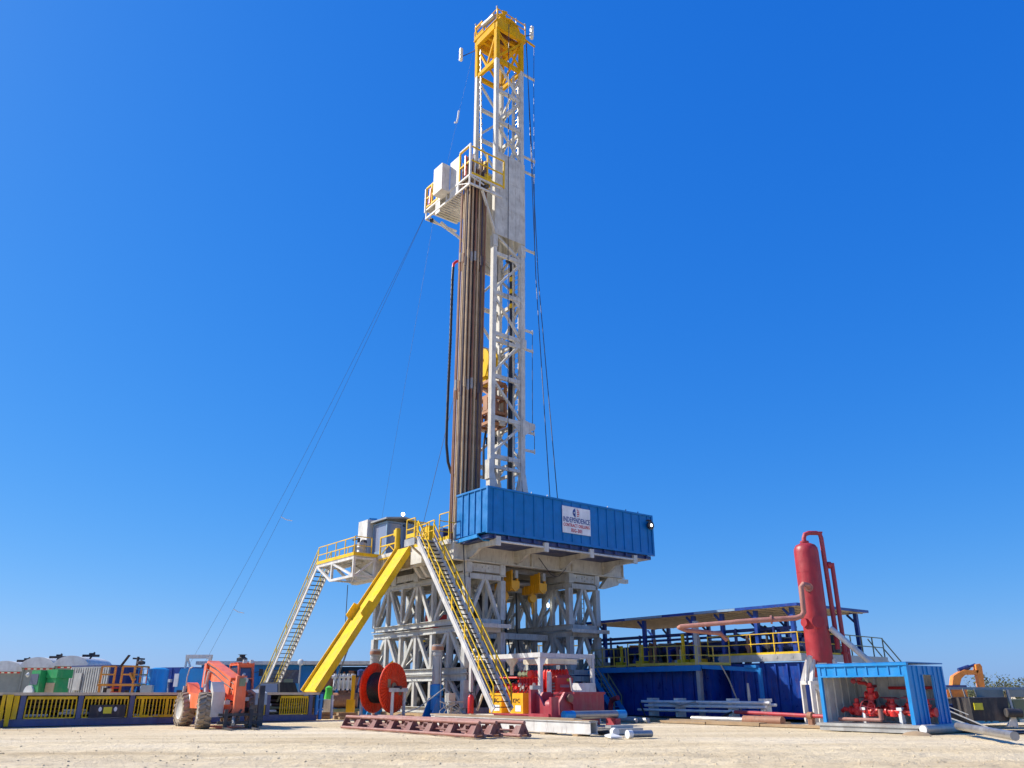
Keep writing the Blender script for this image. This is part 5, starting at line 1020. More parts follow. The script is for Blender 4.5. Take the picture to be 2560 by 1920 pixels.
for k in range(8): x = random.uniform(2.4, 6.4); m.tube((x, .5, .3), (x+random.uniform(-.5, .5), .6, 2.8), .08, 8)
m.build('engine', 'rusty', bh); m = MB(); m.box(-3.6, -3.0, .4, 1.0, 3.5, 3.75); m.lathe([(.35, 3.75), (.2, 3.85), (.2, 3.95), (.35, 4.0)], (-3.3, .7, 0), n=10); m.build('exhaust', 'dark', bh)
lp = T('light_pole', 'pole with a round white lamp by the blue shed behind the catwalk', 'lamp', gpos(746, 55)+Vector((0, 0, 0)), 'local', 0)
m = MB(); m.tube((0, 0, 0), (-.02, 0, 3.05), .05, 8); m.build('pole', 'galv', lp); m = MB(); m.lathe([(.02, -.1), (.2, -.05), (.2, .05), (.1, .1)], (-.02, 0, 3.2), (-.3, -1, 0), 14); m.bar((-.02, 0, 3.2), (.35, .1, 3.25), .1); m.build('lamp_head', 'tarp', lp)
lp2 = T('work_light', 'yellow fronted work light stand left of the tall light pole', 'lamp', gpos(722, 53), 'local', 0); m = MB(); m.box(-.3, .5, -.2, .4, .2, 1.9); m.build('stand', 'light_blue', lp2); m = MB(); m.box(-.3, .25, -.25, -.2, 1.9, 2.15); m.build('lens', 'olive', lp2)
# pickup
pk = T('pickup_truck', 'dark pickup truck parked behind the catwalk right of the telehandler', 'truck', gpos(690, 50), 'local', R(158))
m = MB(); m.prism([(-2.7, -.95, .55), (2.7, -.95, .5), (2.75, -.95, .95), (2.5, -.95, 1.15), (1.3, -.95, 1.2), (-2.7, -.95, 1.15)], (0, 1.9, 0)); m.hexa([(-1.0, -.9, 1.15), (1.35, -.9, 1.2), (1.35, .9, 1.2), (-1.0, .9, 1.15), (-.75, -.72, 1.92), (.55, -.72, 1.92), (.55, .72, 1.92), (-.75, .72, 1.92)]); m.build('body', 'black', pk)
m = MB()
for s in (-1, 1): m.hexa([(-.8, s*.885, 1.25), (1.0, s*.885, 1.27), (1.0, s*.895, 1.27), (-.8, s*.895, 1.25), (-.62, s*.745, 1.85), (.48, s*.745, 1.85), (.48, s*.76, 1.85), (-.62, s*.76, 1.85)])
m.hexa([(1.3, -.8, 1.24), (1.33, -.8, 1.24), (1.33, .8, 1.24), (1.3, .8, 1.24), (.6, -.66, 1.88), (.63, -.66, 1.88), (.63, .66, 1.88), (.6, .66, 1.88)]); m.build('window', 'glass', pk)
for x in (-1.75, 1.75):
    for s in (-1, 1):
        m = MB(); m.lathe([(.2, -.12), (.38, -.12), (.4, 0), (.38, .12), (.2, .12)], (x, s*.88, .4), (0, 1, 0), 18); w_ = m.build('wheel', 'rubber', pk); m = MB(); m.lathe([(.22, -.1), (.2, .0), (.22, .1)], (x, s*.88, .4), (0, 1, 0), 14); m.build('rim', 'rim', w_)
# mud pump corner behind the reel
pu = T('mud_pump', 'white and steel mud pump on a rusty cylinder skid between chute and cable reel', 'pump', gpos(860, 55), 'local', R(5))
m = MB(); m.tube((-.9, 0, .9), (.9, 0, .9), .45, 16); m.build('cylinder', 'rusty', pu); m = MB(); m.box(-1.2, 1.3, -.5, .6, .1, .4); m.build('skid', 'olive', pu)
m = MB(); m.box(-.7, .5, -.2, .4, 1.6, 2.1)
for k in range(5): m.tube((-.6+k*.28, -.3, 1.5), (-.6+k*.28, -.3, 2.5), .09, 10)
m.tube((-.8, -.3, 2.3), (.7, -.3, 2.35), .1, 10); m.build('fluid_end', 'cloth_white', pu); m = MB(); m.box(-1.5, -.8, 0, .6, .4, 1.4); m.build('drive', 'navy', pu); m = MB(); m.tube((.8, .2, 1.2), (1.05, .15, 2.4), .14, 10); m.lathe([(.05, 2.3), (.25, 2.4), (.25, 2.7), (.05, 2.8)], (1.0, .17, 0), n=12); m.build('pulsation_bottle', 'navy', pu)
solo('green_bag', 'bright green bag hanging over a white bucket by the chute foot', 'bag', gpos(822, 52, .55), MB().lathe([(.1, 0), (.22, .1), (.26, .5), (.2, .9), (.22, 1.1), (.05, 1.2)], gpos(822, 52, .55), n=12), 'bright_green', 'world')
solo('white_bucket', 'dirty white bucket under the bright green bag', 'bucket', gpos(818, 51.5), MB().lathe([(.3, .02), (.42, .9), (.45, .92), (.45, 1.0), (.38, 1.0)], gpos(818, 51.5), n=18), 'inner_cream', 'world')
solo('yellow_stand', 'small yellow stand left of the cable reel', 'stand', gpos(878, 49), MB().box(gpos(878, 49).x-.2, gpos(878, 49).x+.25, 48.8, 49.1, .02, 1.0).bar(gpos(882, 49)+Vector((0, 0, 1)), gpos(882, 49)+Vector((0, 0, 2.3)), .18), 'yellow', 'world')
# behind the rig: crane boom and railings seen through the frames
bmv = T('yellow_boom', 'yellow and white boom seen slanting behind the left grey tower', 'boom', gpos(960, 75), 'local', 0)
m = MB(); m.bar((-.5, 0, 2.6), (4.4, 0, 6.4), .6, .8); m.build('boom', 'chute_yellow', bmv); m = MB(); m.bar((.9, -.32, 3.75), (2.6, -.32, 5.05), .05, .7); m.build('panel', 'sign_white', bmv); m = MB(); m.box(-1.5, 1.0, 0, 1.5, 0.1, 2.6); m.build('base', 'olive', bmv)
for i, (x, w) in enumerate(((1062, 1.4), (1330, 2.5), (1420, 2.2))):
    t = T('rear_platform', ('left', 'middle', 'right')[i]+' yellow railed platform of machinery far behind the rig', 'platform', gpos(x, 72), 'local', 0)
    m = MB(); rail(m, [(-w/2, 0, 3.6), (w/2, 0, 3.6)], 1.5, .7, r=.05, rails=(1, .5, .05)); m.build('handrail', 'yellow', t); m = MB(); m.box(-w/2-.3, w/2+.3, 0, 1.5, .1, 3.5); m.build('housing', 'navy' if i == 0 else 'cream', t)

# ------------------------------------------------------------------ mud tanks on the right
mt = T('mud_tank', 'dark blue mud tank building with grey walkway beam and roofed upper deck', 'mud tank', (13, -6, 0))
m = MB(); m.box(10.9, 17.6, -13.6, -9.2, .15, 2.8); m.box(9.95, 17.4, -8.6, 6.0, .15, 2.6); m.box(11.6, 17.3, -9.18, -8.62, .15, 2.5)
for k in range(7): m.box(10.82, 10.898, -13.5+k*.68, -13.4+k*.68, .2, 2.75)
for b in [-8.2+k*.75 for k in range(19)]: m.box(9.87, 9.948, b-.05, b+.05, .2, 2.55)
for a in [11.5+k*.75 for k in range(8)]: m.box(a-.05, a+.05, -13.68, -13.602, .2, 2.75)
for z, h in ((1.9, .35), (.9, .25)): m.box(10.86, 10.898, -12.9, -12.2, z-h/2, z+h/2)
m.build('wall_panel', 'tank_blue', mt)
m = MB(); m.box(10.7, 10.88, -13.75, -8.7, 2.86, 3.2); m.box(10.7, 19.0, -13.75, -13.62, 2.86, 3.2); m.box(10.88, 17.6, -13.6, -8.7, 3.1, 3.17)
for k in range(6): m.box(10.685, 10.7, -13.3+k*.9, -13.15+k*.9, 2.98, 3.1)
m.build('walkway_beam', 'galv', mt)
m = MB(); rail(m, [(10.75, -8.0, 3.2), (10.75, -13.65, 3.2)], 1.02, 1.4, r=.022, toe=.1); rail(m, [(10.75, -13.65, 3.2), (14.5, -13.65, 3.2)], 1.02, 1.2, r=.022, toe=.1); m.build('handrail', 'yellow', mt)
m = MB(); rail(m, [(14.5, -13.65, 3.2), (18.9, -13.65, 3.15)], 1.05, 1.1); 
for z in (0, .55, 1.05): m.bar((18.9, -13.65, 3.1+z), (22.0, -13.65, 1.0+z), .05)
m.bar((18.9, -12.8, 4.2), (22.0, -12.8, 2.0), .05); m.build('dark_handrail', 'olive', mt)
m = MB(); m.bar((18.9, -13.6, 3.1), (22.3, -13.6, .6), .06, .3); m.bar((18.9, -12.8, 3.1), (22.3, -12.8, .6), .06, .3)
for k in range(10): m.box(19.0+k*.33, 19.25+k*.33, -13.55, -12.85, 2.9-k*.245, 2.93-k*.245)
m.build('end_stair', 'galv', mt)
# front porch of the tank
m = MB(); m.box(9.3, 9.94, -8.5, -.4, 2.62, 2.72); m.box(9.24, 9.3, -8.6, .4, 2.45, 2.74); m.bar((9.4, -8.4, 2.66), (9.5, -12.2, 2.42), .14, .2); m.bar((9.5, -12.1, .1), (9.5, -12.1, 2.32), .16); m.box(9.35, 9.65, -12.0, -11.3, 2.53, 2.66)
m.build('porch_frame', 'blue', mt)
m = MB(); m.bar((9.4, -8.35, .1), (9.4, -8.35, 5.0), .24, .22); m.build('porch_post', 'galv', mt)
m = MB(); rail(m, [(9.3, -8.3, 2.75), (9.3, -4.3, 2.78)], 1.0, 1.1, r=.022, toe=.14); rail(m, [(9.3, -8.4, 2.75), (9.7, -10.2, 2.68)], .95, .9, r=.022, toe=.14); rail(m, [(9.3, -4.2, 2.78), (9.3, -3.3, 2.78)], 1.25, .9, r=.022, toe=.14); rail(m, [(9.3, -3.1, 2.78), (9.3, -.2, 2.78)], 1.0, .9, r=.02, toe=.08); m.bar((9.3, -4.3, 2.8), (9.3, -3.1, 2.8), .03); m.build('porch_handrail', 'rail_yellow', mt)
# upper posts, pipes
PB = [-13.4, -11.2, -9.0, -7.0, -3.2, .2, 1.6]
for a in (10.9, 16.9):
    for b in PB:
        m = MB(); m.bar((a, b, 2.7 if b > -8 else 3.15), (a, b, 5.42), .2, .2); m.bar((a, b, 4.9), (a, b+.5, 5.4), .1); m.build('roof_post', 'tank_blue', mt)
m = MB(); m.box(10.5, 10.62, -13.9, 2.0, 5.46, 5.6); m.box(17.2, 17.32, -13.9, 2.0, 5.46, 5.6); m.box(10.5, 17.3, -13.98, -13.86, 5.46, 5.6); m.build('roof_edge', 'tank_blue', mt)
m = MB(); m.box(10.64, 17.18, -13.84, 1.95, 5.52, 5.57)
for k in range(20): m.box(10.66, 17.16, -13.7+k*.8, -13.62+k*.8, 5.42, 5.497)
m.build('roof', 'roof_tan', mt)
for b0, b1 in ((-10.2, -7.4), (-5.0, -2.0)): m = MB(); m.box(10.488, 10.5, b0, b1, 5.47, 5.59); m.build('pale_roof_edge', 'pale_blue', mt)
m = MB()
for z, r, a in ((4.5, .09, 11.4), (4.25, .07, 11.4), (4.38, .05, 13), (3.75, .28, 12.0), (3.5, .3, 14.5)): m.tube((a, -13.2, z), (a, 1.8, z), r, 10)
for b in (-12, -9.6, -6.2, -2.5, 0): m.path([(11.4, b, 4.5), (11.2, b, 4.6), (11.2, b, 3.3)], .07, 8)
m.path([(11.5, -10.8, 4.6), (12, -11.3, 4.3), (12, -11.6, 3.4)], .2, 10); m.build('pipework', 'navy', mt)
for k in range(24):
    a, b = random.uniform(11.5, 16), random.uniform(-13, 1.6); q = random.uniform(.2, .7); z0 = 3.2 if b < -8.6 else 2.62; m = MB(); m.box(a, a+q, b, b+q, z0, z0+random.uniform(.4, 1.4)); m.build('deck_machinery', 'dark', mt)
for k in range(9):
    b = -13.0+k*1.65; m = MB(); z0 = 3.18 if b < -8.6 else 2.6; a = 12.2+.4*(k % 3); m.box(a, a+1.2, b, b+.9, z0, z0+.55+.2*(k % 2)); m.tube((a+.2, b+.45, z0+.6), (a+.2, b+.45, z0+1.2), .22, 12); m.box(a+.6, a+1.1, b+.1, b+.8, z0+.6, z0+1.0); m.build('shaker_unit', ['navy', 'galv', 'dark', 'blue'][k % 4], mt)
for k in range(16):
    b = -13.2+k*.92; a = 11.05+.2*(k % 3); z0 = 3.15 if b < -8.6 else 2.6; m = MB(); m.path([(a, b, z0), (a, b, z0+.7+.25*(k % 3)), (a+.2, b+.2, z0+1.0+.25*(k % 3)), (a+1.2, b+.3, z0+1.05+.2*(k % 2))], .07+.03*(k % 2), 8); m.lathe([(.02, -.06), (.16, -.05), (.16, .05), (.02, .06)], (a, b, z0+.5), (1, .3, 0), 12); m.build('riser_pipe', ['navy', 'tank_blue', 'dark', 'rusty'][k % 4], mt)
for k in range(6):
    b = -6.5+k*1.35; m = MB(); m.bar((14.5, b, 2.6), (14.5, b, 4.3), .15); m.bar((14.5, b, 4.2), (14.5, b+1.3, 4.25), .12); m.box(14.3, 14.9, b+.2, b+.9, 2.6, 3.7); m.build('rear_unit', ['cream', 'inner_cream', 'lift_orange'][k % 3], mt)
for k in range(10):
    a, b = random.uniform(10.3, 12), random.uniform(-8, 1); m = MB(); m.tube((a, b, 2.62), (a, b, 2.62+random.uniform(.8, 1.9)), .1, 8); m.box(a-.25, a+.25, b-.3, b+.3, 2.62, 3.1); m.build('valve_station', random.choice(['olive', 'galv', 'dark', 'yellow', 'rusty']), mt)
m = MB(); m.lathe([(.05, 3.2), (.4, 3.2), (.4, 4.2), (.3, 4.4), (.1, 4.5)], (14.9, -13.0, 0), n=14); m.box(14.4, 15.6, -13.3, -12.4, 3.2, 3.7); m.build('agitator', 'dark', mt)
ts = T('tank_staircase', 'blue and olive staircase descending left of the dark blue mud tank', 'staircase', (9.0, -1.8, 0))
m = MB(); m.bar((8.7, -.6, 2.6), (8.7, -2.6, .3), .07, .28); m.bar((9.3, -.8, 2.6), (9.3, -2.8, .3), .07, .28); 
for k in range(9): m.box(8.74, 9.26, -.8-k*.22, -.6-k*.22, 2.35-k*.25, 2.39-k*.25)
m.build('flight', 'light_blue', ts); m = MB()
for a in (8.7, 9.3):
    m.bar((a, -.6, 3.5), (a, -2.6, 1.2), .05); m.bar((a, -.7, 3.0), (a, -2.6, .8), .04)
    for k in (0, .5, 1): m.bar((a, -.6-2*k, 2.6-2.3*k), (a, -.6-2*k, 3.5-2.3*k), .05)
m.build('handrail', 'olive', ts)
# manifold bundle in front of the tank
pm = T('pipe_manifold', 'low bank of pale pipes on short posts in front of the mud tank', 'pipes', (8.4, -9.5, 0))
for b in (-5.7, -7.6, -11.0, -12.9):
    m = MB(); m.box(8.3, 8.5, b-.06, b+.1, .1, 1.02); m.box(8.5, 8.9, b-.09, b+.12, .1, .95); m.box(8.28, 8.92, b-.14, b+.16, .96, 1.1); m.build('support', 'inner_cream', pm)
for z, a, b0, b1 in ((.92, 8.22, -13.4, -5.2), (.72, 8.24, -13.2, -5.4), (.5, 8.22, -12.8, -4.9), (.82, 8.7, -13.4, -5.5)):
    m = MB(); m.tube((a, b0, z), (a, b1, z), .07, 10); m.build('pipe', 'cloth_white', pm)
m = MB(); m.path([(8.22, -12.8, .5), (8.0, -13.1, .5), (7.95, -13.2, .45)], .08, 8); m.build('elbow', 'galv', pm); m = MB(); m.path([(8.2, -7, .9), (8.1, -8, .75), (8.15, -9, .95), (8.4, -9.2, .6)], .04, 6); m.build('hose', 'galv', pm); m = MB(); m.lathe([(.06, 0), (.08, .3), (.05, .9)], (8.3, -12.2, .9), n=8); m.build('riser', 'galv', pm)
rp_ = T('red_line', 'long red pipe on stands running to the blue shelter', 'pipe', (7.3, -15, 0)); m = MB(); m.tube((7.9, -11.6, .5), (6.4, -18.2, .42), .085, 10); m.build('pipe_run', 'maroon', rp_); m = MB(); m.lathe([(.16, -.12), (.16, .12)], (6.8, -16.4, .44), (.2, 1, 0), 12); m.box(6.7, 6.9, -16.5, -16.3, .02, .35); m.build('flange', 'rusty', rp_)
m = MB(); m.path([(7.6, -3.4, .1), (7.6, -3.4, .7), (7.55, -3.6, 1.0), (7.5, -4.1, 1.1)], .14, 10); solo('red_hose_elbow', 'curved red pipe elbow standing right of the maroon winch', 'pipe', (7.6, -3.4, .1), m, 'maroon')
for i, (a, b0, b1, w) in enumerate(((7.2, -14.5, -3, .9), (5.6, -17.8, -9, .4))):
    m = MB(); n = int((b1-b0)/2.4)
    for k in range(n): q = b0+(b1-b0)*k/n; m.box(a-w, a+w, q, q+(b1-b0)/n-.06, .02, .12+.04*(k % 2))
    solo('ground_mat', ('wide', 'narrow')[i]+' row of timber ground mats beneath the pale pipes', 'mat', (a, (b0+b1)/2, 0), m, 'timber')
m = MB(); m.tube((5.9, -15.6, .22), (5.9, -13.6, .22), .2, 14); solo('rusty_pipe', 'short rusty pipe on the mats left of the blue shelter', 'pipe', (5.9, -14.6, 0), m, 'rusty')
m = MB(); m.tube((6.6, -13.4, .2), (6.6, -10.0, .2), .12, 12); solo('grey_pipe', 'grey pipe on the mats behind the short rusty pipe', 'pipe', (6.6, -11.5, 0), m, 'galv')
m = MB(); m.path([(8.3, -5, .8), (7.6, -6, .2), (7.2, -8.5, .18), (7.3, -11, .2), (8.2, -11.2, .5)], .05, 8); solo('black_hose', 'black hose looping on the ground mats under the pale pipes', 'hose', (7.3, -8, 0), m, 'cable_black')
m = MB(); m.path([(9.3, -9.9, 2.7), (9.2, -10.4, 2.0), (8.8, -11.4, .3)], .035, 6); solo('slack_hose', 'thin pale hose dropping from the tank walkway to the pale pipes', 'hose', (8.8, -11.4, .3), m, 'pipe_tan')
m = MB(); m.tube((4.2, -8.6, .12), (4.2, -4.5, .12), .1, 10); m.tube((4.8, -8.8, .12), (4.8, -4, .12), .12, 10); m.box(3.5, 5.6, -7.2, -7.0, .02, .25); solo('spare_pipes', 'pair of grey pipes on the ground right of the maroon winch', 'pipe', (4.5, -6.5, 0), m, 'galv')

# ------------------------------------------------------------------ gas separator
gs = T('gas_separator', 'tall red gas separator vessel on a white leg frame with side pipes', 'vessel', (13.85, 38, 0), 'world')
X, Y = 13.85, 38.0
m = MB(); m.lathe([(.2, 1.95), (.35, 2.05), (.53, 2.35), (.555, 2.6), (.55, 7.55), (.53, 7.72), (.44, 7.86), (.25, 7.95), (.05, 7.97)], (X, Y, 0), n=40)
for z in (3.5, 5.2, 6.6): m.lathe([(.556, z-.015), (.559, z), (.556, z+.015)], (X, Y, 0), n=40)
m.build('vessel', 'vessel_red', gs)
def ppath(pts, r, nm, mat, n=12):
    m = MB(); m.path(pts, r, n); return m.build(nm, mat, gs)
o = ppath([(X-.02, Y, 7.9), (X-.02, Y, 8.2), (X+.05, Y, 8.38), (X+.25, Y, 8.45), (X+.6, Y, 8.45), (X+.76, Y, 8.4), (X+.8, Y, 8.2), (X+.86, Y, 4.2), (X+.86, Y, 3.2)], .105, 'overhead_pipe', 'maroon')
m = MB(); m.lathe([(.2, 7.98), (.2, 8.06)], (X-.02, Y, 0), n=16); m.box(X+.68, X+.86, Y-.1, Y+.1, 8.42, 8.5); m.build('flange', 'maroon', o)
o = ppath([(X+1.18, Y+.1, 7.05), (X+1.2, Y+.1, 2.6)], .1, 'side_pipe', 'maroon'); m = MB(); m.tube((X+.75, Y, 6.95), (X+1.2, Y+.1, 6.95), .09, 10); m.lathe([(.02, -.15), (.16, -.1), (.16, .1), (.02, .15)], (X+.98, Y+.05, 6.95), (1, .2, 0), 12); m.lathe([(.17, 3.0), (.17, 3.1)], (X+1.2, Y+.1, 0), n=12); m.tube((X+1.35, Y+.3, 2.5), (X+1.35, Y+.3, 3.4), .17, 12); m.build('link_pipe', 'vessel_red', o)
o = ppath([(X-.25, Y-.45, 5.85), (X-.35, Y-.62, 5.95), (X-.6, Y-.75, 5.98), (X-.72, Y-.78, 5.85), (X-.74, Y-.78, 5.0), (X-.74, Y-.78, 4.75), (X-.85, Y-.75, 4.58), (X-1.1, Y-.7, 4.5), (X-2.2, Y-.3, 4.46), (X-3.6, Y+.2, 4.4)], .115, 'inlet_pipe', 'rust_vent'); m = MB(); m.lathe([(.19, -.04), (.19, .04)], (X-2.1, Y-.33, 4.46), (1, -.4, 0), 14); m.build('flange', 'rust_vent', o); m = MB(); m.lathe([(.2, -.05), (.2, .05)], (X-.27, Y-.48, 5.87), (.3, .8, 0), 14); m.build('flange', 'rust_vent', o); m = MB(); m.path([(X-3.55, Y+.18, 4.4), (X-5.9, Y+1.3, 4.28), (X-5.95, Y+1.5, 4.25), (X-5.6, Y+1.8, 4.15), (X-3.9, Y+1.9, 4.0), (X-3.6, Y+2.0, 3.7)], .1, 12); m.build('vent_line', 'rust_vent', gs)
m = MB(); m.tube((X-.1, Y-.5, 4.35), (X-.14, Y-.72, 4.35), .2, 18); m.tube((X-.14, Y-.72, 4.35), (X-.15, Y-.78, 4.35), .27, 18); m.tube((X-.5, Y-.2, 4.35), (X-.62, Y-.25, 4.35), .2, 14); m.build('manway', 'vessel_red', gs)
m = MB()
for x, y in ((-.72, -.6), (.72, -.6), (-.72, .6), (.72, .6)):
    m.bar((X+x, Y+y, .1), (X+x, Y+y, 1.75), .17); m.bar((X+x, Y+y, 1.8), (X+x*.62, Y+y*.62, 2.75), .15)
for y in (-.6, .6): m.bar((X-.8, Y+y, 1.78), (X+.8, Y+y, 1.78), .16)
for x in (-.72, .72): m.bar((X+x, Y-.6, 1.78), (X+x, Y+.6, 1.78), .15)
m.bar((X-.72, Y-.6, 1.7), (X+.7, Y-.6, .45), .11); m.bar((X-.75, Y-.1, 1.8), (X-.62, Y-.5, 2.9), .16); m.box(X-.35, X+.05, Y-.62, Y-.5, 2.35, 2.6); m.bar((X-.4, Y-.3, .1), (X-.4, Y-.3, 2.0), .2); m.build('leg_frame', 'white', gs)
m = MB(); m.tube((X+.5, Y-.35, 4.1), (X+4.35, Y-1.45, .1), .13, 14); m.build('brace', 'white', gs)

# ------------------------------------------------------------------ blue shelter and choke manifold
sh = T('open_shelter', 'bright blue ribbed shelter open at the front on a grey skid', 'shelter', (5.5, -20.5, 0))
a0, a1, b0, b1, z0, z1 = 4.15, 6.9, -22.3, -18.65, .3, 2.42
m = MB(); m.box(a0, a0+.12, b0, b0+.14, z0, z1-.1); m.box(a0, a0+.12, b1-.14, b1, z0, z1-.1); m.box(a0-.01, a0+.1, b0+.14, b1-.14, 1.93, 1.99); m.box(a0+.03, a0+.06, b0+.14, b1-.14, 1.98, z1-.1)
for k in range(8): b = b1-.35-k*.43; m.box(a0-.005, a0+.03, b-.025, b+.025, 1.992, z1-.11)
m.box(a0-.03, a0+.12, b0-.02, b1+.02, z1-.1, z1-.02)
m.build('front_frame', 'light_blue', sh)
m = MB(); da, db = 5.15, 5.95     # end wall with doorway
m.box(a0+.13, da, b0, b0+.05, z0, z1-.1); m.box(db, a1, b0, b0+.05, z0, z1-.1); m.box(da, db, b0, b0+.05, 2.0, z1-.1)
for a in (4.55, 4.9, 6.1, 6.45, 6.75): m.box(a-.03, a+.03, b0-.04, b0, z0, z1-.12)
for a in (5.35, 5.65): m.box(a-.03, a+.03, b0-.04, b0, 2.02, z1-.12)
m.bar((da, b0-.01, z0), (da, b0-.01, 2.0), .07); m.bar((db, b0-.01, z0), (db, b0-.01, 2.0), .07); m.build('end_wall', 'light_blue', sh)
m = MB(); m.box(a1-.05, a1, b0+.06, b1-.06, z0, z1-.1); m.box(a0+.13, a1, b1-.05, b1, z0, z1-.1)
for k in range(9): b = b0+.25+k*.4; m.box(a1-.085, a1-.05, b-.03, b+.03, z0, z1-.12)
for k in range(5): a = a0+.5+k*.5; m.box(a-.03, a+.03, b1-.085, b1-.05, z0, z1-.12)
m.build('inner_wall', 'inner_cream', sh)
m = MB(); m.box(a0-.02, a1+.02, b0-.02, b1+.02, z1-.018, z1+.02); m.build('roof', 'blue', sh)
m = MB(); m.box(a0-.35, a1, b0-.3, b1+.1, .2, .29); m.box(a0-.3, a0-.1, b0-.2, b1, .03, .2); m.box(a1-.3, a1-.1, b0-.2, b1, .03, .2); m.tube((a0-.35, b0-.42, .17), (a1+.2, b0-.42, .17), .16, 14); m.build('skid', 'galv', sh)
m = MB(); m.tube((a0-.38, b0-.42, .17), (a0-.35, b0-.42, .17), .13, 14); m.build('skid_cap', 'sign_white', sh)
m = MB(); m.path([(a1-.15, b1-.9, 1.9), (a1-.2, b1-.9, 1.8), (a1-.25, b1-.95, 1.2), (a1-.2, b1-1.0, .9)], .05, 6); m.build('light_cable', 'sign_white', sh)
ckm = T('choke_manifold', 'red choke manifold of valves and hand wheels inside the blue shelter', 'manifold', (5.3, -20.6, .3))
m = MB(); m.tube((5.2, b1-.55, .72), (5.2, b0+.2, .72), .09, 12); m.tube((6.0, b1-1.2, .72), (6.0, b0+.3, .72), .09, 12); m.path([(5.2, -20.2, .72), (5.2, -20.2, 1.55), (5.25, -20.0, 1.72), (5.3, -19.7, 1.74), (5.3, -19.7, 1.86)], .07, 10); m.tube((5.2, -20.2, 1.6), (5.6, -20.2, 1.62), .06, 8); m.build('header_pipe', 'pump_red', ckm)
m = MB(); m.tube((6.4, -20.3, 1.55), (6.4, b0+.06, 1.55), .06, 8); m.build('top_pipe', 'red', ckm)
def valve(a, b, z, s, wheel, nm='valve'):
    v = MB(); v.lathe([(.06, -.24), (.15, -.22), (.16, -.05), (.12, 0), (.12, .12), (.15, .14), (.15, .2), (.09, .24), (.08, .38), (.03, .4)], (a, b, z), (0, 0, 1), 14); v.tube((a, b-.24*s, z-.05), (a, b+.24*s, z-.05), .12*s, 12); v.tube((a, b-.28*s, z-.05), (a, b-.22*s, z-.05), .17*s, 12); v.tube((a, b+.22*s, z-.05), (a, b+.28*s, z-.05), .17*s, 12)
    v = v.build(nm, 'red', ckm)
    if wheel:
        w = MB(); c = Vector((a, b, z+.4)) if wheel == 1 else Vector((a-.3, b, z+.1)); ax = (0, 0, 1) if wheel == 1 else (-1, -.3, 0)
        w.ring(c, ax, .26*s, .018, 22, 6)
        axv = Vector(ax).normalized(); u = axv.cross(Vector((0, 1, .3))).normalized(); q = axv.cross(u)
        for e in (u, q): w.bar(c-e*.25*s, c+e*.25*s, .022)
        if wheel == 2: w.tube((a, b, z+.1), c, .03, 6)
        w.build('hand_wheel', 'maroon', v)
for a, b, z, s, w in ((5.2, -19.55, .78, 1, 0), (5.2, -20.15, .76, 1, 2), (5.2, -21.0, .76, 1, 1), (5.3, -21.6, .8, 1, 1), (5.9, -20.5, .8, 1.1, 1), (6.1, -21.3, .85, 1, 1), (5.75, -22.05, .75, 1, 1), (5.2, -20.2, 1.35, .8, 0), (6.0, -19.5, .8, 1, 1)): valve(a, b, z, s, w)
m = MB(); m.lathe([(.05, -.2), (.2, -.15), (.2, .15), (.05, .2)], (6.1, -19.6, 1.0), (0, 1, 0), 14); m.build('choke_actuator', 'dark', ckm)
m = MB(); m.lathe([(.03, 0), (.13, .02), (.13, .08), (.03, .1)], (5.25, -19.75, 1.95), (-1, -.5, .1), 14); m.lathe([(.1, 0), (.1, .14)], (5.3, -19.75, 1.82), n=10); m.build('gauge', 'maroon', ckm); m = MB(); m.lathe([(.03, 0), (.1, .02), (.1, .08), (.03, .1)], (5.25, -19.5, 1.8), (-1, -.5, .1), 14); m.tube((5.3, -19.5, 1.8), (5.3, -19.72, 1.74), .03, 6); m.build('gauge', 'maroon', ckm)
m = MB()
for b in (-19.85, -21.3): m.box(5.05, 5.3, b-.06, b+.06, .3, .75); m.box(5.02, 5.33, b-.1, b+.1, .75, .86)
m.build('pipe_clamp', 'sign_white', ckm)
m = MB(); m.tube((4.6, b1-.4, .42), (4.6, -20.8, .42), .07, 10); m.tube((4.6, -20.8, .42), (4.6, -20.8, .8), .09, 10); m.build('drain_pipe', 'pipe_pink', ckm)
m = MB(); m.path([(5.2, b0+.5, .74), (5.1, b0+.35, .8), (5.25, b0+.2, .74)], .1, 8); m.path([(5.2, b1-.6, .74), (5.1, b1-.4, .78), (5.2, b1-.25, .7)], .08, 8); m.build('union', 'red', ckm)

# ------------------------------------------------------------------ right edge
ex = T('excavator', 'orange excavator with bent boom seen behind the blue shelter', 'excavator', at(2400, 1730, 80)*1.0-Vector((0, 0, 1.4)), 'world')
def ep(x, y, dy=0): v = at(x, y, 80); return Vector((v.x, 80+dy, v.z))
m = MB(); pts = [ep(2381, 1713), (ep(2384, 1690)), ep(2398, 1681), ep(2412, 1674), ep(2447, 1676), ep(2442, 1687), ep(2414, 1687), ep(2404, 1696), ep(2400, 1713)]; m.prism(pts, (0, .65, 0)); m.build('boom', 'exc_orange', ex)
m = MB(); pts = [ep(2440, 1661), ep(2450, 1659), ep(2455, 1666), ep(2463, 1718), ep(2458, 1731), ep(2452, 1731), ep(2445, 1692), ep(2441, 1678)]; m.prism(pts, (0, .55, 0)); m.build('stick', 'exc_orange', ex)
m = MB(); m.tube(ep(2402, 1676, .4), ep(2428, 1667, .4), .22, 10); m.tube(ep(2428, 1667, .4), ep(2444, 1661, .4), .12, 8); m.build('arm_cylinder', 'navy', ex)
m = MB(); p = ep(2366, 1723); q = ep(2424, 1760); m.box(p.x, q.x, 80, 83, .9, 1.7)
for k in range(6): m.box(p.x+.1, p.x+(q.x-p.x)*.7, 79.93, 80.0, 1.0+k*.11, 1.05+k*.11)
m.build('body', 'exc_orange', ex)
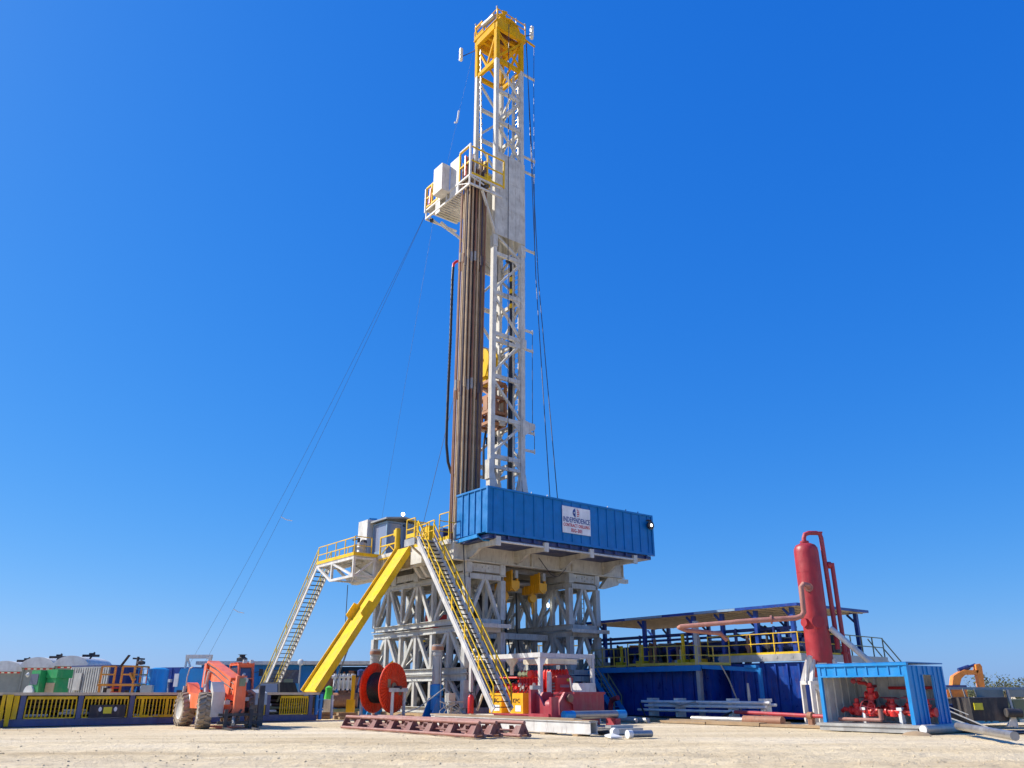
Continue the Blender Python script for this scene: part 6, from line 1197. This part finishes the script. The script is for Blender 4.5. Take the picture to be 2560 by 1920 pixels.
m = MB(); m.box(p.x, q.x, 79.9, 83, 1.7, 2.0); m.build('top_cover', 'navy', ex); m = MB(); m.box(p.x-.3, q.x+.5, 79.6, 80.6, .02, .85); m.build('track', 'dark', ex); m = MB(); m.box(p.x-.3, q.x+.5, 82.2, 83.2, .02, .85); m.build('track', 'dark', ex)
dt = T('black_tank', 'black rounded tank skid with a yellow notice right of the blue shelter', 'tank', (19.6, 36, 0), 'world')
m = MB(); m.hexa([(18.85, 35.4, .3), (20.2, 35.2, .3), (20.3, 36.9, .3), (18.9, 36.9, .3), (18.8, 35.35, 1.18), (20.3, 35.2, 1.2), (20.4, 36.9, 1.2), (18.85, 36.9, 1.18)]); m.tube((20.0, 35.0, .62), (20.6, 35.0, .6), .17, 14); m.build('shell', 'dark', dt)
m = MB(); m.box(18.92, 19.27, 35.28, 35.33, .72, .98); m.build('notice', 'sign_yellow', dt); m = MB(); m.prism([(20.0, 35.1, .1), (20.4, 35.1, .1), (20.25, 35.1, .45)], (0, .1, 0)); m.box(20.3, 20.45, 35.15, 35.25, .05, .5); m.build('stand', 'white', dt)
tf = T('olive_frame_trailer', 'drab equipment trailer with grey panel and light frame at the right edge', 'trailer', (21.2, 37.5, 0), 'world')
m = MB(); m.bar((18.2, 38, 1.55), (24, 37, 1.55), .08, .1); m.bar((21.25, 36.6, .05), (21.15, 36.6, 1.5), .09); m.bar((18.7, 37.9, 0.3), (18.7, 37.9, 1.5), .06)
for x in (19.3, 19.9, 20.4): m.bar((x, 37.6, .9), (x-.1, 37.6, 1.55), .05)
m.build('frame', 'galv', tf); m = MB(); m.box(20.05, 21.2, 37.0, 37.06, 1.1, 1.5); m.box(21.25, 24, 36.8, 36.86, 1.2, 1.5); m.build('panel', 'silo', tf)
m = MB(); m.box(20.3, 24, 38, 39.5, .3, 1.1); m.lathe([(.05, -.2), (.35, -.15), (.35, .15), (.05, .2)], (20.5, 37.3, .95), (0, 1, 0), 14)
for k in range(10): x = 20.4+random.random()*1.5; m.tube((x, 37.4, .2), (x+random.uniform(-.2, .2), 37.5, 1.1), .05, 6)
m.build('engine', 'olive', tf); m = MB(); m.box(18.9, 20.3, 37.6, 38.6, .3, .9); m.build('dark_box', 'navy', tf)
stx = T('walk_plank_stair', 'small stair with pale rails and dark steps between the blue shelter and the black tank', 'stairs', (18.0, 35, 0), 'world')
m = MB(); m.bar((17.3, 35.2, 1.05), (18.3, 34.7, .55), .035); m.bar((17.45, 34.9, .78), (18.75, 34.3, .1), .05, .05); m.bar((17.35, 34.7, .5), (18.2, 34.2, .12), .04, .05); m.build('rail', 'inner_cream', stx); m = MB(); m.hexa([(17.4, 35.1, .5), (18.6, 34.5, .05), (18.8, 34.9, .05), (17.6, 35.5, .5), (17.4, 35.1, .75), (18.6, 34.5, .2), (18.8, 34.9, .2), (17.6, 35.5, .75)]); m.build('steps', 'black', stx)
m = MB(); m.tube(rig(4.5, -23.6, .3), rig(.0, -27.2, .24), .125, 16); solo('long_grey_pipe', 'long grey pipe lying on the ground from the blue shelter to the right edge', 'pipe', rig(1.5, -25.8, 0), m, 'steel', 'world')
m = MB(); m.box(16.6, 21.5, 31.7, 32.6, .01, .07); m.box(17.5, 22, 30.9, 31.5, .01, .05); solo('black_liner', 'black liner sheet on the ground beside the long grey pipe', 'liner', (19, 32, 0), m, 'dark', 'world')
m = MB(); m.prism([(18.15, 29.3, .02), (18.7, 29.2, .02), (18.9, 29.3, .5), (18.55, 29.3, .62), (18.0, 29.3, .75), (17.95, 29.3, .6)], (0, .4, 0)); m.ring((18.0, 29.3, .72), (0, 1, 0), .08, .02, 12, 6); solo('rusty_skid_end', 'rusty skid end with lifting eye at the lower right edge', 'skid', (18.5, 29.4, 0), m, 'pipe_pink', 'world')
m = MB(); m.lathe([(.5, 0), (.35, .08), (.12, .12), (.01, .13)], rig(3.5, -22.6, 0), n=14); solo('dirt_heap', 'low brown dirt heap in front of the blue shelter skid', 'dirt heap', rig(3.5, -22.6, 0), m, 'timber', 'world')

# scrub on the horizon
def leafmat():
    m = paint('scrub', (0.085, 0.10, 0.045), .8, 0.4, (0.16, 0.14, 0.08), var=.4, bump=0); return m
leafmat(); paint('bark', (.12, .09, .06), .9, .2)
def bush(x, Y, h, w, lab):
    c = gpos(x, Y); t = T('scrub_tree', lab, 'tree', c, 'world', None, 'scrub trees at the right edge')
    m = MB()
    for k in range(7):
        q = random.random()*6.28; e = Vector((math.cos(q)*w*.35*random.random(), math.sin(q)*w*.3, h*random.uniform(.55, .9))); mid = e*.5+Vector((random.uniform(-.2, .2), 0, 0)); m.path([c, c+mid, c+e], .09, 5, .02)
    m.build('trunk', 'bark', t); m = MB()
    blobs = [Vector((random.uniform(-.5, .5)*w, random.uniform(-.5, .5)*w, h*random.uniform(.4, .95))) for _ in range(16)]
    for k in range(520):
        b_ = random.choice(blobs); p = c+b_+Vector([random.gauss(0, 1) for _ in range(3)])*w*.1; s = random.uniform(.07, .2)
        d1 = Vector([random.gauss(0, 1) for _ in range(3)]).normalized()*s; d2 = Vector([random.gauss(0, 1) for _ in range(3)]).normalized()*s*.6
        m.add([p-d1, p+d2, p+d1, p-d2], [(0, 1, 2, 3)])
    m.build('crown', 'scrub', t)
for i, (x, Y, h, w, l) in enumerate(((2486, 96, 4.5, 4.2, 'tallest'), (2515, 100, 4.0, 4.0, 'middle'), (2548, 104, 3.4, 4.5, 'right edge'), (2468, 105, 2.8, 3.5, 'low leftmost'), (2590, 98, 3.6, 4.5, 'cut off'))): bush(x, Y, h*.68, w, l+' olive scrub tree on the horizon right of the excavator')
m = MB()
for k in range(9000):
    q = random.uniform(-1.0, 1.0); Yf = random.uniform(230, 330); p = Vector((Yf*q*.95, Yf, abs(random.gauss(0, 1))*.9+.2)); s = random.uniform(.5, 1.2); d1 = Vector([random.gauss(0, 1) for _ in range(3)]).normalized()*s; d2 = Vector([random.gauss(0, 1) for _ in range(3)]).normalized()*s*.7; m.add([p-d1, p+d2, p+d1, p-d2], [(0, 1, 2, 3)])
o = bpy.data.objects.new('far_scrub', m.mesh('far_scrub', 'scrub', Vector())); COL.objects.link(o); o['kind'] = 'stuff'; o['label'] = 'distant low scrub along the horizon'; o['category'] = 'scrub'
